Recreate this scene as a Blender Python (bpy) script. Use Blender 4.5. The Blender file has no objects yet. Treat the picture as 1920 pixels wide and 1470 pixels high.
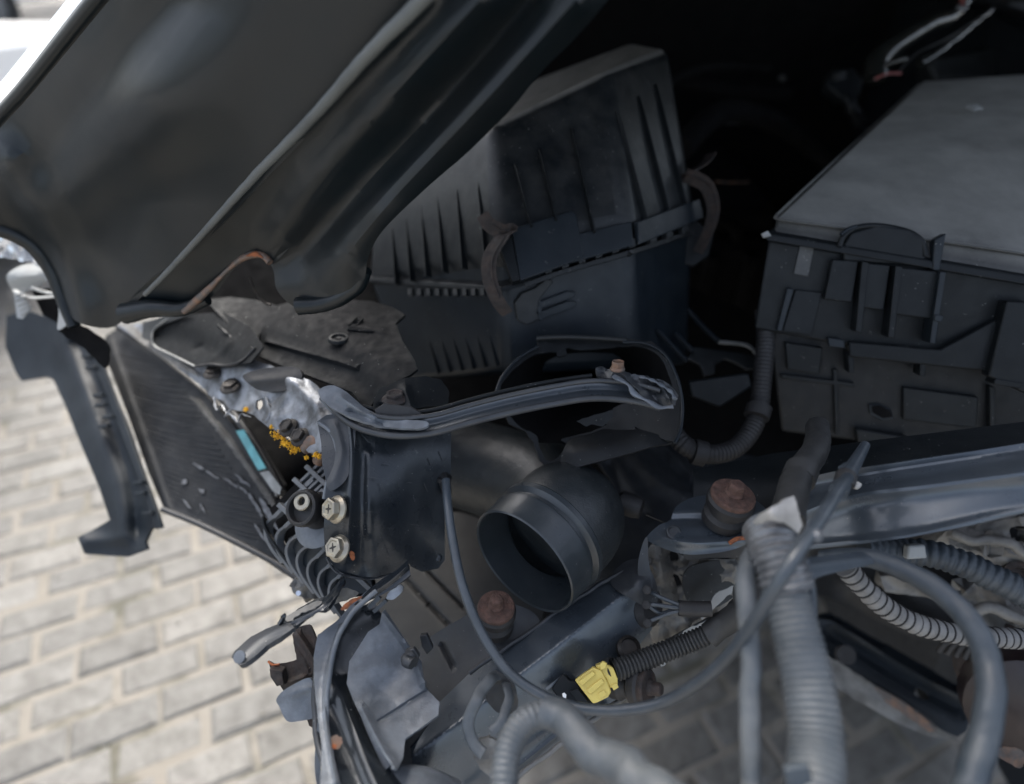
import bpy, bmesh, math, random
import numpy as np
from mathutils import Vector, noise
from mathutils.geometry import delaunay_2d_cdt
random.seed(7)
S = bpy.context.scene
COL = S.collection
# ------------------------------------------------------------------ camera
CAM_H = 1.6
PITCH = math.radians(40)
F = 1200.0                                   # focal length in photo pixels (1920 wide)
cam_d = bpy.data.cameras.new('camera'); cam = bpy.data.objects.new('camera', cam_d); COL.objects.link(cam)
cam.location = (0, 0, CAM_H); cam.rotation_euler = (math.pi/2-PITCH, 0, 0)
cam_d.sensor_width = 36; cam_d.lens = 36*F/1920; cam_d.clip_start = 0.02; cam_d.clip_end = 500
cam_d.dof.use_dof = True; cam_d.dof.focus_distance = 0.64; cam_d.dof.aperture_fstop = 1.8
S.camera = cam
# ------------------------------------------------------------------ sky, sun, exposure
w = bpy.data.worlds.new('World'); S.world = w; w.use_nodes = True
nt = w.node_tree; bg = nt.nodes['Background']
sky = nt.nodes.new('ShaderNodeTexSky'); sky.sky_type = 'NISHITA'; sky.sun_disc = False
SUN_EL, SUN_AZ = math.radians(48), math.radians(-20)      # azimuth measured from +Y towards +X
sky.sun_elevation = SUN_EL; sky.sun_rotation = SUN_AZ
sky.air_density = 1.0; sky.dust_density = 4.0; sky.ozone_density = 1.0
hs = nt.nodes.new('ShaderNodeHueSaturation'); hs.inputs['Saturation'].default_value = 0.6
nt.links.new(sky.outputs[0], hs.inputs['Color']); nt.links.new(hs.outputs[0], bg.inputs[0])
bg.inputs[1].default_value = 0.15
sd = bpy.data.lights.new('sun', 'SUN'); sun = bpy.data.objects.new('sun', sd); COL.objects.link(sun)
sd.energy = 2.5; sd.angle = math.radians(18); sd.color = (1, .96, .90)
dv = Vector((math.sin(SUN_AZ)*math.cos(SUN_EL), math.cos(SUN_AZ)*math.cos(SUN_EL), math.sin(SUN_EL)))
sun.rotation_euler = dv.to_track_quat('Z', 'Y').to_euler(); sun.location = dv*20
S.view_settings.view_transform = 'Standard'; S.view_settings.look = 'None'
S.view_settings.exposure = 1.6; S.view_settings.gamma = 1
try: S.view_settings.use_curve_mapping = False
except Exception: pass
# ------------------------------------------------------------------ helpers
CP, SP = math.cos(PITCH), math.sin(PITCH)
R3 = Vector((1,0,0)); F3 = Vector((0,CP,-SP)); U3 = Vector((0,SP,CP)); C3 = Vector((0,0,CAM_H))
def P(x, y, d): return C3 + F3*d + R3*((x-960)/F*d) - U3*((y-735)/F*d)
def V(r, u, t): return (R3*r + U3*u - F3*t).normalized()        # right, up, towards viewer
def on_ground(x, y):
    v = (y-735)/F; d = CAM_H/(SP+v*CP); return P(x, y, d)
def plane(a, b, c):
    m = np.array([[p[0], p[1], 1] for p in (a,b,c)], float); k = np.linalg.solve(m, np.array([1/p[2] for p in (a,b,c)]))
    return lambda x, y: 1/(k[0]*x+k[1]*y+k[2])
def surf(ctrl, reg=1e-3):
    pts = np.array([(c[0]/500, c[1]/500) for c in ctrl], float); z = np.array([1/c[2] for c in ctrl]); n = len(pts)
    d = np.linalg.norm(pts[:,None]-pts[None], axis=2); K = np.where(d>0, d*d*np.log(d+1e-9), 0)+np.eye(n)*reg
    Pm = np.hstack([np.ones((n,1)), pts]); A = np.block([[K, Pm],[Pm.T, np.zeros((3,3))]])
    s = np.linalg.lstsq(A, np.concatenate([z, np.zeros(3)]), rcond=None)[0]
    def f(x, y):
        q = np.array([x/500, y/500]); r = np.linalg.norm(pts-q, axis=1); k = np.where(r>0, r*r*np.log(r+1e-9), 0)
        v = float(k@s[:n] + s[n]+s[n+1]*q[0]+s[n+2]*q[1]); return 1/max(v, .15)
    return f
def cr(pts, n=6, closed=False):
    """Catmull-Rom through tuples"""
    out = []; N = len(pts)
    A = [np.array(p, float) for p in pts]
    for i in range(N if closed else N-1):
        if closed: p0,p1,p2,p3 = A[i-1],A[i],A[(i+1)%N],A[(i+2)%N]
        else: p0,p1,p2,p3 = A[max(i-1,0)],A[i],A[i+1],A[min(i+2,N-1)]
        for j in range(n):
            t = j/n
            out.append(0.5*((2*p1)+(-p0+p2)*t+(2*p0-5*p1+4*p2-p3)*t*t+(-p0+3*p1-3*p2+p3)*t**3))
    if not closed: out.append(A[-1])
    return out
ORG = {}
def tag(o, label=None, cat=None, group=None, kind=None):
    if label: o['label'] = label
    if cat: o['category'] = cat
    if group: o['group'] = group
    if kind: o['kind'] = kind
    return o
def thing(name, label, cat, at, group=None):
    o = bpy.data.objects.new(name, None); COL.objects.link(o); o.empty_display_size = .05
    o.location = at; ORG[o.name] = Vector(at); return tag(o, label, cat, group)
def mk(name, verts, faces, mat, parent=None, smooth=True, ang=38, bev=0, segs=2, label=None, cat=None, group=None, kind=None):
    vs = [Vector(v) for v in verts]
    if parent is not None: org = ORG[parent.name]
    else:
        org = sum(vs, Vector())/len(vs); org.z = min(v.z for v in vs)
    me = bpy.data.meshes.new(name); me.from_pydata([tuple(v-org) for v in vs], [], [tuple(f) for f in faces]); me.validate()
    bm = bmesh.new(); bm.from_mesh(me); bmesh.ops.recalc_face_normals(bm, faces=bm.faces); bm.to_mesh(me); bm.free()
    me.materials.append(mat)
    if smooth:
        me.polygons.foreach_set('use_smooth', [True]*len(me.polygons)); me.set_sharp_from_angle(angle=math.radians(ang))
    o = bpy.data.objects.new(name, me); COL.objects.link(o)
    if parent is not None: o.parent = parent; ORG[o.name] = org; 
    else: o.location = org; ORG[o.name] = org
    if parent is not None and parent.type == 'MESH': o.location = (0,0,0)
    if bev:
        m = o.modifiers.new('bevel', 'BEVEL'); m.width = bev; m.segments = segs; m.limit_method = 'ANGLE'; m.angle_limit = math.radians(35); m.harden_normals = False
    return tag(o, label, cat, group, kind)
def join(*parts):
    V_, F_ = [], []
    for v, f in parts:
        b = len(V_); V_ += list(v); F_ += [tuple(i+b for i in q) for q in f]
    return V_, F_
def pdist(px, py, line):
    A = np.array([p[:2] for p in line], float); a = A[:-1]; d = A[1:]-a; l2 = (d*d).sum(1)+1e-9
    q = np.array([px, py])-a; t = np.clip((q*d).sum(1)/l2, 0, 1); e = q-d*t[:,None]; return math.sqrt((e*e).sum(1).min())
def inside(x, y, poly):
    c = False; j = len(poly)-1
    for i in range(len(poly)):
        xi, yi = poly[i][0], poly[i][1]; xj, yj = poly[j][0], poly[j][1]
        if (yi > y) != (yj > y) and x < (xj-xi)*(y-yi)/(yj-yi)+xi: c = not c
        j = i
    return c
def vdist(G, line):
    A = np.array([p[:2] for p in line], float); out = np.full(len(G), 1e9)
    for a, b in zip(A[:-1], A[1:]):
        d = b-a; t = np.clip(((G-a)@d)/(d@d+1e-9), 0, 1); out = np.minimum(out, np.hypot(*(G-a-t[:,None]*d).T))
    return out
def vin(G, poly):
    c = np.zeros(len(G), bool); j = len(poly)-1; x, y = G[:,0], G[:,1]
    for i in range(len(poly)):
        xi, yi, xj, yj = *poly[i][:2], *poly[j][:2]
        if yi != yj: c ^= ((yi > y) != (yj > y)) & (x < (xj-xi)*(y-yi)/(yj-yi)+xi)
        j = i
    return c
def sheet_geo(outline, ctrl=(), thick=.0015, step=14, ridges=(), dent=(0,10), curved=True, rough=0, holes=(), dfn=None, flange=0):
    cps = [p for p in outline if len(p) > 2]+list(ctrl)
    f = dfn or surf(cps)
    ridges = [(cr([p[:2] for p in rd[0]], 6) if len(rd[0]) > 2 else rd[0],)+tuple(rd[1:]) for rd in ridges]
    if ridges: step = max(5, min(step, min(rd[1] for rd in ridges)*.55))
    def loop(o, cv):
        o2 = [p[:2] for p in o]
        l = [tuple(p) for p in cr(o2, 5, True)] if cv else None
        if not cv:
            l = []
            for i in range(len(o2)):
                a, b = o2[i], o2[(i+1)%len(o2)]; n = max(1, int(math.hypot(b[0]-a[0], b[1]-a[1])/step))
                l += [(a[0]+(b[0]-a[0])*k/n, a[1]+(b[1]-a[1])*k/n) for k in range(n)]
        if rough:
            l = [(x+rough*noise.noise(Vector((x*.09,y*.09,3)))*1.6+random.uniform(-.35,.35)*rough, y+rough*noise.noise(Vector((x*.09,y*.09,9)))*1.6+random.uniform(-.35,.35)*rough) for x,y in l]
        return l
    ol = loop(outline, curved); hl = [loop(h, True) for h in holes]
    pts = list(ol); edges = [(i,(i+1)%len(ol)) for i in range(len(ol))]
    for h in hl:
        b = len(pts); pts += h; edges += [(b+i, b+(i+1)%len(h)) for i in range(len(h))]
    xs = [p[0] for p in ol]; ys = [p[1] for p in ol]
    y = min(ys)+step/2; k = 0; gp = []
    allb = [ol+[ol[0]]]+[h+[h[0]] for h in hl]
    while y < max(ys):
        x = min(xs)+(step/2 if k%2 else 0)
        while x < max(xs):
            gp.append((x, y)); x += step
        y += step*.9; k += 1
    if gp:
        G = np.array(gp); ok = vin(G, ol)
        for h in hl: ok &= ~vin(G, h)
        G = G[ok]
        for b in allb:
            if len(G): G = G[vdist(G, b) > step*.45]
        pts += [tuple(q) for q in G]
    if ridges:
        nb = len(ol)+sum(len(h) for h in hl); G = np.array(pts[nb:]).reshape(-1, 2)
        for rd in ridges:
            if len(G): G = G[vdist(G, rd[0]) > 1.7*rd[1]]
        extra = []
        for rd in ridges:
            A = [np.array(q[:2], float) for q in rd[0]]; L = 0; nxt = 0; offs = (-1.5,-.9,-.4,0,.4,.9,1.5) if rd[1] > 7 else (-1.4,-.6,0,.6,1.4)
            for a, b in zip(A[:-1], A[1:]):
                d = b-a; ln = np.linalg.norm(d)
                if ln < 1e-6: continue
                while nxt <= L+ln:
                    p = a+d*((nxt-L)/ln); n_ = np.array([-d[1], d[0]])/ln
                    extra += [p+n_*o*rd[1] for o in offs]; nxt += max(step*.9, 5)
                L += ln
        if extra:
            E = np.array(extra); ok = vin(E, ol)
            for h in hl: ok &= ~vin(E, h)
            E = E[ok]
            for b in allb:
                if len(E): E = E[vdist(E, b) > 2.5]
            seen = set(); keep = []
            for q in E:
                k = (int(q[0]/2.5), int(q[1]/2.5))
                if k not in seen: seen.add(k); keep.append(q)
            G = np.vstack([G, np.array(keep).reshape(-1, 2)])
        pts = pts[:nb]+[tuple(q) for q in G]
    r = delaunay_2d_cdt([Vector(p) for p in pts], edges, [], 1, 1e-4)
    v2, tris = r[0], r[2]
    tris = [t for t in tris if not any(inside(sum(v2[i].x for i in t)/3, sum(v2[i].y for i in t)/3, h) for h in hl)]
    fr = []; VA = np.array([(v.x, v.y) for v in v2]); RD = [vdist(VA, rd[0])/rd[1] for rd in ridges]
    for vi, v in enumerate(v2):
        d = f(v.x, v.y)
        for ri, rd in enumerate(ridges):
            line, wd, ht = rd[:3]; q = RD[ri][vi]
            if len(rd) > 3: e = 1/(1+math.exp((q-1)*rd[3]))
            else: e = math.exp(-q*q)
            d -= ht*e
        p = P(v.x, v.y, d)
        if dent[0]: 
            nz = noise.noise(p*dent[1])+.4*noise.noise(p*dent[1]*2.7)
            if len(dent) > 2: nz = 1.6*abs(noise.noise(p*dent[1]))+.9*abs(noise.noise(p*dent[1]*2.3+Vector((5,5,5))))-.5
            p = p+(p-C3).normalized()*dent[0]*nz
        fr.append(p)
    nm = [Vector() for _ in fr]; T = []
    for t in tris:
        for k in range(1, len(t)-1):
            a,b,c = t[0],t[k],t[k+1]; n = (fr[b]-fr[a]).cross(fr[c]-fr[a])
            if n.dot(C3-fr[a]) < 0: b,c = c,b; n = -n
            T.append((a,b,c)); 
            for i in (a,b,c): nm[i] += n
    N = len(fr); bk = [fr[i]-(nm[i].normalized() if nm[i].length > 0 else -F3)*thick for i in range(N)]
    ec = {}
    for t in T:
        for i in range(3):
            e = (t[i], t[(i+1)%3]); ec[tuple(sorted(e))] = ec.get(tuple(sorted(e)), [])+[e]
    fs = list(T)+[(c+N,b+N,a+N) for a,b,c in T]
    for k, l in ec.items():
        if len(l) == 1: a,b = l[0]; fs.append((b,a,a+N,b+N))
    return fr+bk, fs
def sheet(name, outline, mat, parent=None, bev=0, label=None, cat=None, group=None, ang=38, **kw):
    v, f = sheet_geo(outline, **kw)
    return mk(name, v, f, mat, parent, bev=bev, label=label, cat=cat, group=group, ang=ang)
def strip(name, line, w, dfn, mat, parent=None, **kw):
    """a band following a pixel line"""
    c = cr([p[:2] for p in line], 4); L, Rr = [], []
    for i, p in enumerate(c):
        a = c[max(i-1,0)]; b = c[min(i+1,len(c)-1)]; t = (b-a)/max(np.linalg.norm(b-a),1e-6); n = np.array([-t[1], t[0]])
        ww = w if not callable(w) else w(i/(len(c)-1))
        L.append(tuple(p+n*ww/2)); Rr.append(tuple(p-n*ww/2))
    return sheet(name, L+Rr[::-1], mat, parent, dfn=dfn if callable(dfn) else surf(dfn), curved=False, **kw)
def prism_geo(poly, dfn, h0, h1, taper=0):
    pts = [P(x,y,dfn(x,y)) for x,y in poly]
    cx = sum(p[0] for p in poly)/len(poly); cy = sum(p[1] for p in poly)/len(poly)
    n = (P(cx+5,cy,dfn(cx+5,cy))-P(cx,cy,dfn(cx,cy))).cross(P(cx,cy+5,dfn(cx,cy+5))-P(cx,cy,dfn(cx,cy))).normalized()
    c = P(cx,cy,dfn(cx,cy))
    if n.dot(C3-c) < 0: n = -n
    top = [p+n*h1+(c-p)*taper for p in pts]; bot = [p+n*h0 for p in pts]; N = len(pts)
    return bot+top, [tuple(range(N-1,-1,-1)), tuple(range(N,2*N))]+[(i,(i+1)%N,(i+1)%N+N,i+N) for i in range(N)]
def prism(name, poly, dfn, h0, h1, mat, parent=None, bev=.0008, taper=0, segs=2, **kw):
    v, f = prism_geo(poly, dfn, h0, h1, taper); return mk(name, v, f, mat, parent, bev=bev, segs=segs, **kw)
def loft(name, rings, mat, parent=None, bev=.002, segs=3, px=True, caps=True, **kw):
    V_ = []; n = len(rings[0])
    for r in rings: V_ += [P(*p) if px else Vector(p) for p in r]
    fs = [(k*n+i, k*n+(i+1)%n, (k+1)*n+(i+1)%n, (k+1)*n+i) for k in range(len(rings)-1) for i in range(n)]
    if caps: fs += [tuple(range(n-1,-1,-1)), tuple(range((len(rings)-1)*n, len(rings)*n))]
    return mk(name, V_, fs, mat, parent, bev=bev, segs=segs, **kw)
def frame(t, ref=Vector((0.31,0.2,0.93))):
    t = t.normalized(); a = t.cross(ref)
    if a.length < .05: a = t.cross(Vector((1,0,0)))
    a.normalize(); return a, t.cross(a).normalized()
def tube_geo(pts, rad, n=14, seg=8, corr=0, pitch=.004, depth=.12, flat=1, jitter=0, px=True, cap=True):
    wp = [P(*p) if px else Vector(p) for p in pts]
    path = [Vector(q) for q in cr([tuple(p) for p in wp], 24)]
    L = [0]
    for a, b in zip(path, path[1:]): L.append(L[-1]+(b-a).length)
    tot = L[-1]
    if corr: N = max(8, int(tot/pitch*6))
    else: N = max(4, seg*(len(pts)-1))
    ts = [tot*i/N for i in range(N+1)]; V_, F_ = [], []; j = 0; a0 = None
    cum = 0
    for i, s in enumerate(ts):
        while j < len(L)-2 and L[j+1] < s: j += 1
        k = (s-L[j])/max(L[j+1]-L[j],1e-9); c = path[j].lerp(path[j+1], min(max(k,0),1)); t = (path[min(j+2,len(path)-1)]-path[max(j-1,0)]).normalized()
        if a0 is None: a0, b0 = frame(t)
        a0 = (a0-t*a0.dot(t)).normalized(); b0 = t.cross(a0)
        r = rad(s/tot) if callable(rad) else rad
        if corr == 1: r *= 1+depth*(.5 if (i%6) in (0,1,5) else -.5 if (i%6) == 3 else -.1)
        if corr == 2: r *= 1+depth*(1 if (i%6) == 0 else 0)
        if jitter: c = c + a0*noise.noise(c*60)*jitter + b0*noise.noise(c*60+Vector((9,9,9)))*jitter
        for q in range(n):
            th = 2*math.pi*q/n; rr = r
            if jitter: rr *= 1+.05*noise.noise(c*150+Vector((math.cos(th), math.sin(th), 0)))
            V_.append(c+a0*math.cos(th)*rr+b0*math.sin(th)*rr*flat)
        if i: F_ += [((i-1)*n+q, (i-1)*n+(q+1)%n, i*n+(q+1)%n, i*n+q) for q in range(n)]
    if cap: F_ += [tuple(range(n-1,-1,-1)), tuple(range(N*n, N*n+n))]
    return V_, F_
def tube(name, pts, rad, mat, parent=None, label=None, cat=None, group=None, ang=60, **kw):
    v, f = tube_geo(pts, rad, **kw); return mk(name, v, f, mat, parent, label=label, cat=cat, group=group, ang=ang)
def lathe_geo(c, ax, prof, n=28, wob=0, closed=False):
    ax = ax.normalized(); a, b = frame(ax); V_, F_ = [], []
    for k, (r, h) in enumerate(prof):
        for q in range(n):
            th = 2*math.pi*q/n; rr = r
            if wob: rr = r*(1+wob*noise.noise(Vector((math.cos(th)*1.5, math.sin(th)*1.5, h*90+c.x*30))))
            V_.append(c+ax*h+a*math.cos(th)*rr+b*math.sin(th)*rr)
        if k: F_ += [((k-1)*n+q, (k-1)*n+(q+1)%n, k*n+(q+1)%n, k*n+q) for q in range(n)]
    if closed: F_ += [((len(prof)-1)*n+q, (len(prof)-1)*n+(q+1)%n, (q+1)%n, q) for q in range(n)]
    else: F_ += [tuple(range(n-1,-1,-1)), tuple(range((len(prof)-1)*n, len(prof)*n))]
    return V_, F_
def lathe(name, c, ax, prof, mat, parent=None, bev=0, ang=35, **kw):
    g = {k: kw.pop(k) for k in ('n','wob','closed') if k in kw}
    v, f = lathe_geo(c, ax, prof, **g); return mk(name, v, f, mat, parent, bev=bev, ang=ang, **kw)
def hex_bolt(parent, c, ax, r, mat, flange=1.5, h=.9, cross=None, rot=0, dark=None, name='bolt'):
    """flanged hexagon bolt, head radius r (metres)"""
    ax = ax.normalized(); a, b = frame(ax)
    fl = lathe_geo(c, ax, [(r*flange,-.001),(r*flange,r*.12),(r*flange*.93,r*.22),(r*1.08,r*.42)], n=32)
    V_ = []
    for rr, hh in ((1,.2),(1,h),(.92,h+.07),(.72,h+.08),(.66,h-.04)):
        for q in range(6):
            th = rot+q*math.pi/3; V_.append(c+ax*hh*r+(a*math.cos(th)+b*math.sin(th))*r*rr*1.08)
    Fh = [(k*6+q, k*6+(q+1)%6, (k+1)*6+(q+1)%6, (k+1)*6+q) for k in range(4) for q in range(6)]+[tuple(range(24,30)), tuple(range(5,-1,-1))]
    v, f = join(fl, (V_, Fh)); o = mk(name, v, f, mat, parent, bev=r*.035, segs=2, ang=30)
    if cross:
        g = []
        for k in (0,1):
            u = (a*math.cos(rot+.4+k*math.pi/2)+b*math.sin(rot+.4+k*math.pi/2)); w_ = ax.cross(u)
            L_, W_ = r*.46, r*.11; hh = r*(h-.035)+k*.00003
            g.append(([c+ax*hh+u*L_*s+w_*W_*t for s,t in ((-1,-.5),(-.3,-1),(.3,-1),(1,-.5),(1,.5),(.3,1),(-.3,1),(-1,.5))]+[c+ax*(hh-.0004)+u*L_*s+w_*W_*t for s,t in ((-1,-.5),(-.3,-1),(.3,-1),(1,-.5),(1,.5),(.3,1),(-.3,1),(-1,.5))], [tuple(range(8)), tuple(range(15,7,-1))]+[(i,(i+1)%8,(i+1)%8+8,i+8) for i in range(8)]))
        v, f = join(*g); ORG[o.name] = ORG[parent.name]; mk('recess_shade_cross', v, f, cross, o, smooth=False)  # dark cross set on the head; recess shade is in its colour
    return o
# ------------------------------------------------------------------ materials
def mat(name, base, rough=.5, metal=0, base2=None, nscale=25, namt=.5, dust=0, dustcol=(.22,.21,.19), updust_light=0, bump=.15, bscale=400, specks=0, speckcol=(.22,.22,.21), scr=0, coat=0, spec=.5, uplo=.1, thr=(.42,.62)):
    m = bpy.data.materials.new(name); m.use_nodes = True; t = m.node_tree; N = t.nodes; L = t.links; b = N['Principled BSDF']
    def nd(k, **kw):
        n = N.new('ShaderNode'+k)
        for a, v in kw.items(): setattr(n, a, v)
        return n
    def ns(sc, det=6, ro=.6, vec=None):
        n = nd('TexNoise'); n.inputs['Scale'].default_value = sc; n.inputs['Detail'].default_value = det; n.inputs['Roughness'].default_value = ro
        L.new(vec or tc.outputs['Object'], n.inputs['Vector']); return n.outputs['Fac']
    def mr(x, a, c, lo=0, hi=1):
        n = nd('MapRange'); L.new(x, n.inputs[0]); n.inputs[1].default_value = a; n.inputs[2].default_value = c; n.inputs[3].default_value = lo; n.inputs[4].default_value = hi; return n.outputs[0]
    def mx(f, a, c):
        n = nd('Mix', data_type='RGBA')
        if isinstance(f, (int,float)): n.inputs[0].default_value = f
        else: L.new(f, n.inputs[0])
        for i, v in ((6,a),(7,c)):
            if isinstance(v, tuple): n.inputs[i].default_value = (*v, 1)
            else: L.new(v, n.inputs[i])
        return n.outputs[2]
    def ma(op, a, c):
        n = nd('Math', operation=op)
        for i, v in ((0,a),(1,c)):
            if isinstance(v, (int,float)): n.inputs[i].default_value = v
            else: L.new(v, n.inputs[i])
        return n.outputs[0]
    tc = nd('TexCoord')
    b2 = base2 or tuple(c*1.7 for c in base)
    n1 = ns(nscale); col = mx(ma('MULTIPLY', mr(n1, *thr), namt), base, b2); rg = mr(ns(nscale*2.3), .3, .7, rough*.82, min(1, rough*1.22))
    if dust or updust_light:
        g = nd('NewGeometry'); sx = nd('SeparateXYZ'); L.new(g.outputs['Normal'], sx.inputs[0])
        up = mr(sx.outputs[2], uplo, .95); blot = mr(ns(nscale*1.3, 8, .7), .35, .7)
        d = ma('ADD', ma('MULTIPLY', blot, dust), ma('MULTIPLY', ma('MULTIPLY', up, updust_light), mr(ns(nscale*.8, 8, .7), .2, .75, .35, 1)))
        d = ma('MINIMUM', d, .95); col = mx(d, col, dustcol); rg = ma('ADD', rg, ma('MULTIPLY', d, .35))
    if specks:
        v = nd('TexVoronoi'); v.inputs['Scale'].default_value = 330; L.new(tc.outputs['Object'], v.inputs['Vector'])
        s = ma('MULTIPLY', ma('LESS_THAN', v.outputs['Distance'], .16), ma('GREATER_THAN', ns(140, 2), .655-specks*.04)); col = mx(s, col, speckcol)
    if scr:
        mp = nd('Mapping'); mp.inputs['Rotation'].default_value = (.5,.3,.8); mp.inputs['Scale'].default_value = (6,90,40); L.new(tc.outputs['Object'], mp.inputs[0])
        s = mr(ns(9, 4, .7, mp.outputs[0]), .68, .75); s = ma('MULTIPLY', s, mr(ns(14,3), .45, .6, 0, scr)); col = mx(s, col, (.16,.165,.17)); 
    L.new(col, b.inputs['Base Color'])
    L.new(ma('MINIMUM', rg, 1.0), b.inputs['Roughness'])
    b.inputs['Metallic'].default_value = metal; b.inputs['Specular IOR Level'].default_value = spec
    if coat: b.inputs['Coat Weight'].default_value = coat; b.inputs['Coat Roughness'].default_value = .15
    if bump:
        bp = nd('Bump'); bp.inputs['Strength'].default_value = bump; bp.inputs['Distance'].default_value = .0006
        L.new(ma('ADD', ns(bscale, 4), ma('MULTIPLY', ns(bscale*.12, 4), 3)), bp.inputs['Height']); L.new(bp.outputs[0], b.inputs['Normal'])
    return m
M = {}
M['plastic'] = mat('black_plastic', (.0055,.007,.0085), .4, base2=(.010,.012,.0135), dust=.10, updust_light=.10, dustcol=(.028,.031,.031), spec=.2, specks=.3, bump=.25, scr=.3)
M['plastic_dirty'] = mat('dusty_black_plastic', (.006,.0072,.008), .46, dust=.35, updust_light=.12, spec=.4, dustcol=(.026,.029,.030), specks=.5, bump=.35, nscale=34)
M['plastic_top'] = mat('dust_filmed_plastic', (.012,.013,.0135), .4, dust=.22, updust_light=.75, uplo=.82, dustcol=(.27,.265,.245), nscale=9, specks=.9, bump=.4)
M['plastic_blue'] = mat('grey_blue_plastic', (.007,.0105,.0145), .36, base2=(.012,.017,.023), nscale=18, spec=.26, dust=.14, dustcol=(.045,.05,.05), scr=.5, specks=.2)
M['deep'] = mat('bay_shade_black', (.0025,.0025,.003), .9, base2=(.006,.006,.006), spec=.12)  # near-black base puts the bay's deep shade into the colour
M['paint'] = mat('slate_paint', (.012,.016,.021), .2, base2=(.02,.025,.031), nscale=22, dust=.16, dustcol=(.07,.068,.062), coat=.3, scr=.7, specks=.5, bump=.1, metal=.25)
M['paint_dusty'] = mat('dusty_slate_paint', (.022,.026,.032), .42, base2=(.045,.05,.058), nscale=26, dust=.3, dustcol=(.085,.08,.07), scr=.6, specks=.6, metal=.2)
M['paint_pale'] = mat('scuffed_lit_slate_paint', (.080,.092,.108), .42, base2=(.17,.19,.215), nscale=34, namt=.7, dust=.4, dustcol=(.085,.083,.078), scr=1.2, metal=.08, bump=.35)  # scuffed slate; second tone puts top-lit highlights into the colour
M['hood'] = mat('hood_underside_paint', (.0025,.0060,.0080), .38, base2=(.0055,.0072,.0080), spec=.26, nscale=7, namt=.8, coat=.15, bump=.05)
M['hood_edge_glare'] = mat('hood_edge_sky_glare', (.55,.57,.58), .3, coat=.4, bump=0)  # pale base puts the overexposed sky reflection into the edge colour
M['sealer'] = mat('seam_sealer', (.085,.09,.086), .6, nscale=14, base2=(.04,.042,.04))
M['rust'] = mat('rust_brown', (.06,.030,.022), .8, base2=(.16,.08,.058), nscale=150, dust=.3, dustcol=(.12,.09,.075), bump=1.4, bscale=900)
M['rust_dark'] = mat('rust_dark', (.016,.012,.011), .7, base2=(.05,.028,.02), nscale=90, dust=.2, dustcol=(.06,.055,.05), bump=.7, bscale=700)
M['rust_orange'] = mat('rust_orange', (.28,.085,.03), .9, base2=(.08,.035,.02), nscale=220, namt=.9, bump=.8)
M['rust_steel'] = mat('rust_stained_steel', (.10,.085,.075), .5, base2=(.3,.15,.08), nscale=60, metal=.4, bump=.5)
M['alu'] = mat('crumpled_aluminium', (.26,.275,.30), .40, metal=.7, base2=(.07,.073,.075), nscale=34, namt=.9, dust=.3, dustcol=(.07,.065,.058), specks=.4, scr=.8, bump=.5)
M['alu_dirty'] = mat('dirty_cast_aluminium', (.17,.168,.16), .55, metal=.3, base2=(.06,.057,.052), nscale=25, namt=.8, dust=.3, dustcol=(.17,.155,.135), bump=.9, bscale=200)
M['chrome'] = mat('crumpled_bright_metal', (.6,.62,.66), .18, metal=.9, base2=(.10,.12,.16), nscale=60, bump=.6, bscale=120)
M['zinc'] = mat('zinc_plated_bolt', (.30,.27,.22), .34, metal=.8, base2=(.42,.38,.28), nscale=90, dust=.15, dustcol=(.2,.17,.13), bump=.3)
M['bolt_dark'] = mat('dark_bolt', (.024,.022,.021), .45, metal=.6, base2=(.06,.052,.045), nscale=90, dust=.25, dustcol=(.07,.06,.05), bump=.5)
M['rubber'] = mat('black_rubber', (.008,.008,.009), .55, dust=.25, updust_light=.2, dustcol=(.04,.038,.036), bump=.4)
M['hose_grey'] = mat('dusty_grey_conduit', (.052,.062,.071), .48, base2=(.10,.112,.122), nscale=40, dust=.35, dustcol=(.16,.155,.14), bump=.3)
M['hose_dark'] = mat('dark_conduit', (.012,.013,.014), .5, dust=.35, updust_light=.15, dustcol=(.05,.047,.043), bump=.3)
M['cable'] = mat('cable_sheath', (.034,.043,.053), .33, base2=(.065,.077,.09), nscale=40, dust=.15, dustcol=(.08,.08,.075), bump=.15)
M['cable_blue'] = mat('blue_grey_cable', (.026,.036,.047), .45, base2=(.055,.068,.08), nscale=40, dust=.2, dustcol=(.09,.09,.085), bump=.3)
M['tape'] = mat('dirty_white_tape', (.42,.40,.37), .8, base2=(.26,.245,.22), nscale=50, bump=.5)
M['wrap'] = mat('foil_tape_wrap', (.10,.104,.11), .34, metal=.3, base2=(.26,.27,.28), nscale=60, dust=.3, dustcol=(.08,.07,.06), bump=.6)
M['yellow'] = mat('yellow_plastic', (.66,.52,.13), .4, base2=(.54,.42,.11), nscale=60, dust=.12, dustcol=(.12,.11,.06), bump=.15, specks=-.5)
M['foam'] = mat('yellow_foam_crumbs', (.75,.42,.02), .9, base2=(.55,.27,.01), nscale=200, bump=1)
M['cyan'] = mat('turquoise_sticker', (.07,.25,.27), .5, dust=.15, nscale=60, bump=.1)
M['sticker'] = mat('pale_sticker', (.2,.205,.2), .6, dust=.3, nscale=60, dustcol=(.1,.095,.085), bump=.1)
M['fins'] = mat('radiator_fin', (.007,.0085,.011), .5, metal=.1, base2=(.02,.021,.022), nscale=14, dust=.25, dustcol=(.045,.043,.04), bump=.3, specks=.8, spec=.18, scr=.8)
M['radiator'] = mat('radiator_frame', (.011,.012,.014), .45, metal=.2, dust=.2, dustcol=(.05,.048,.044), specks=.8)
M['guard'] = mat('guard_plastic', (.006,.0095,.0135), .5, base2=(.011,.016,.021), nscale=10, dust=.1, dustcol=(.05,.055,.06), spec=.28)
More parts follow.
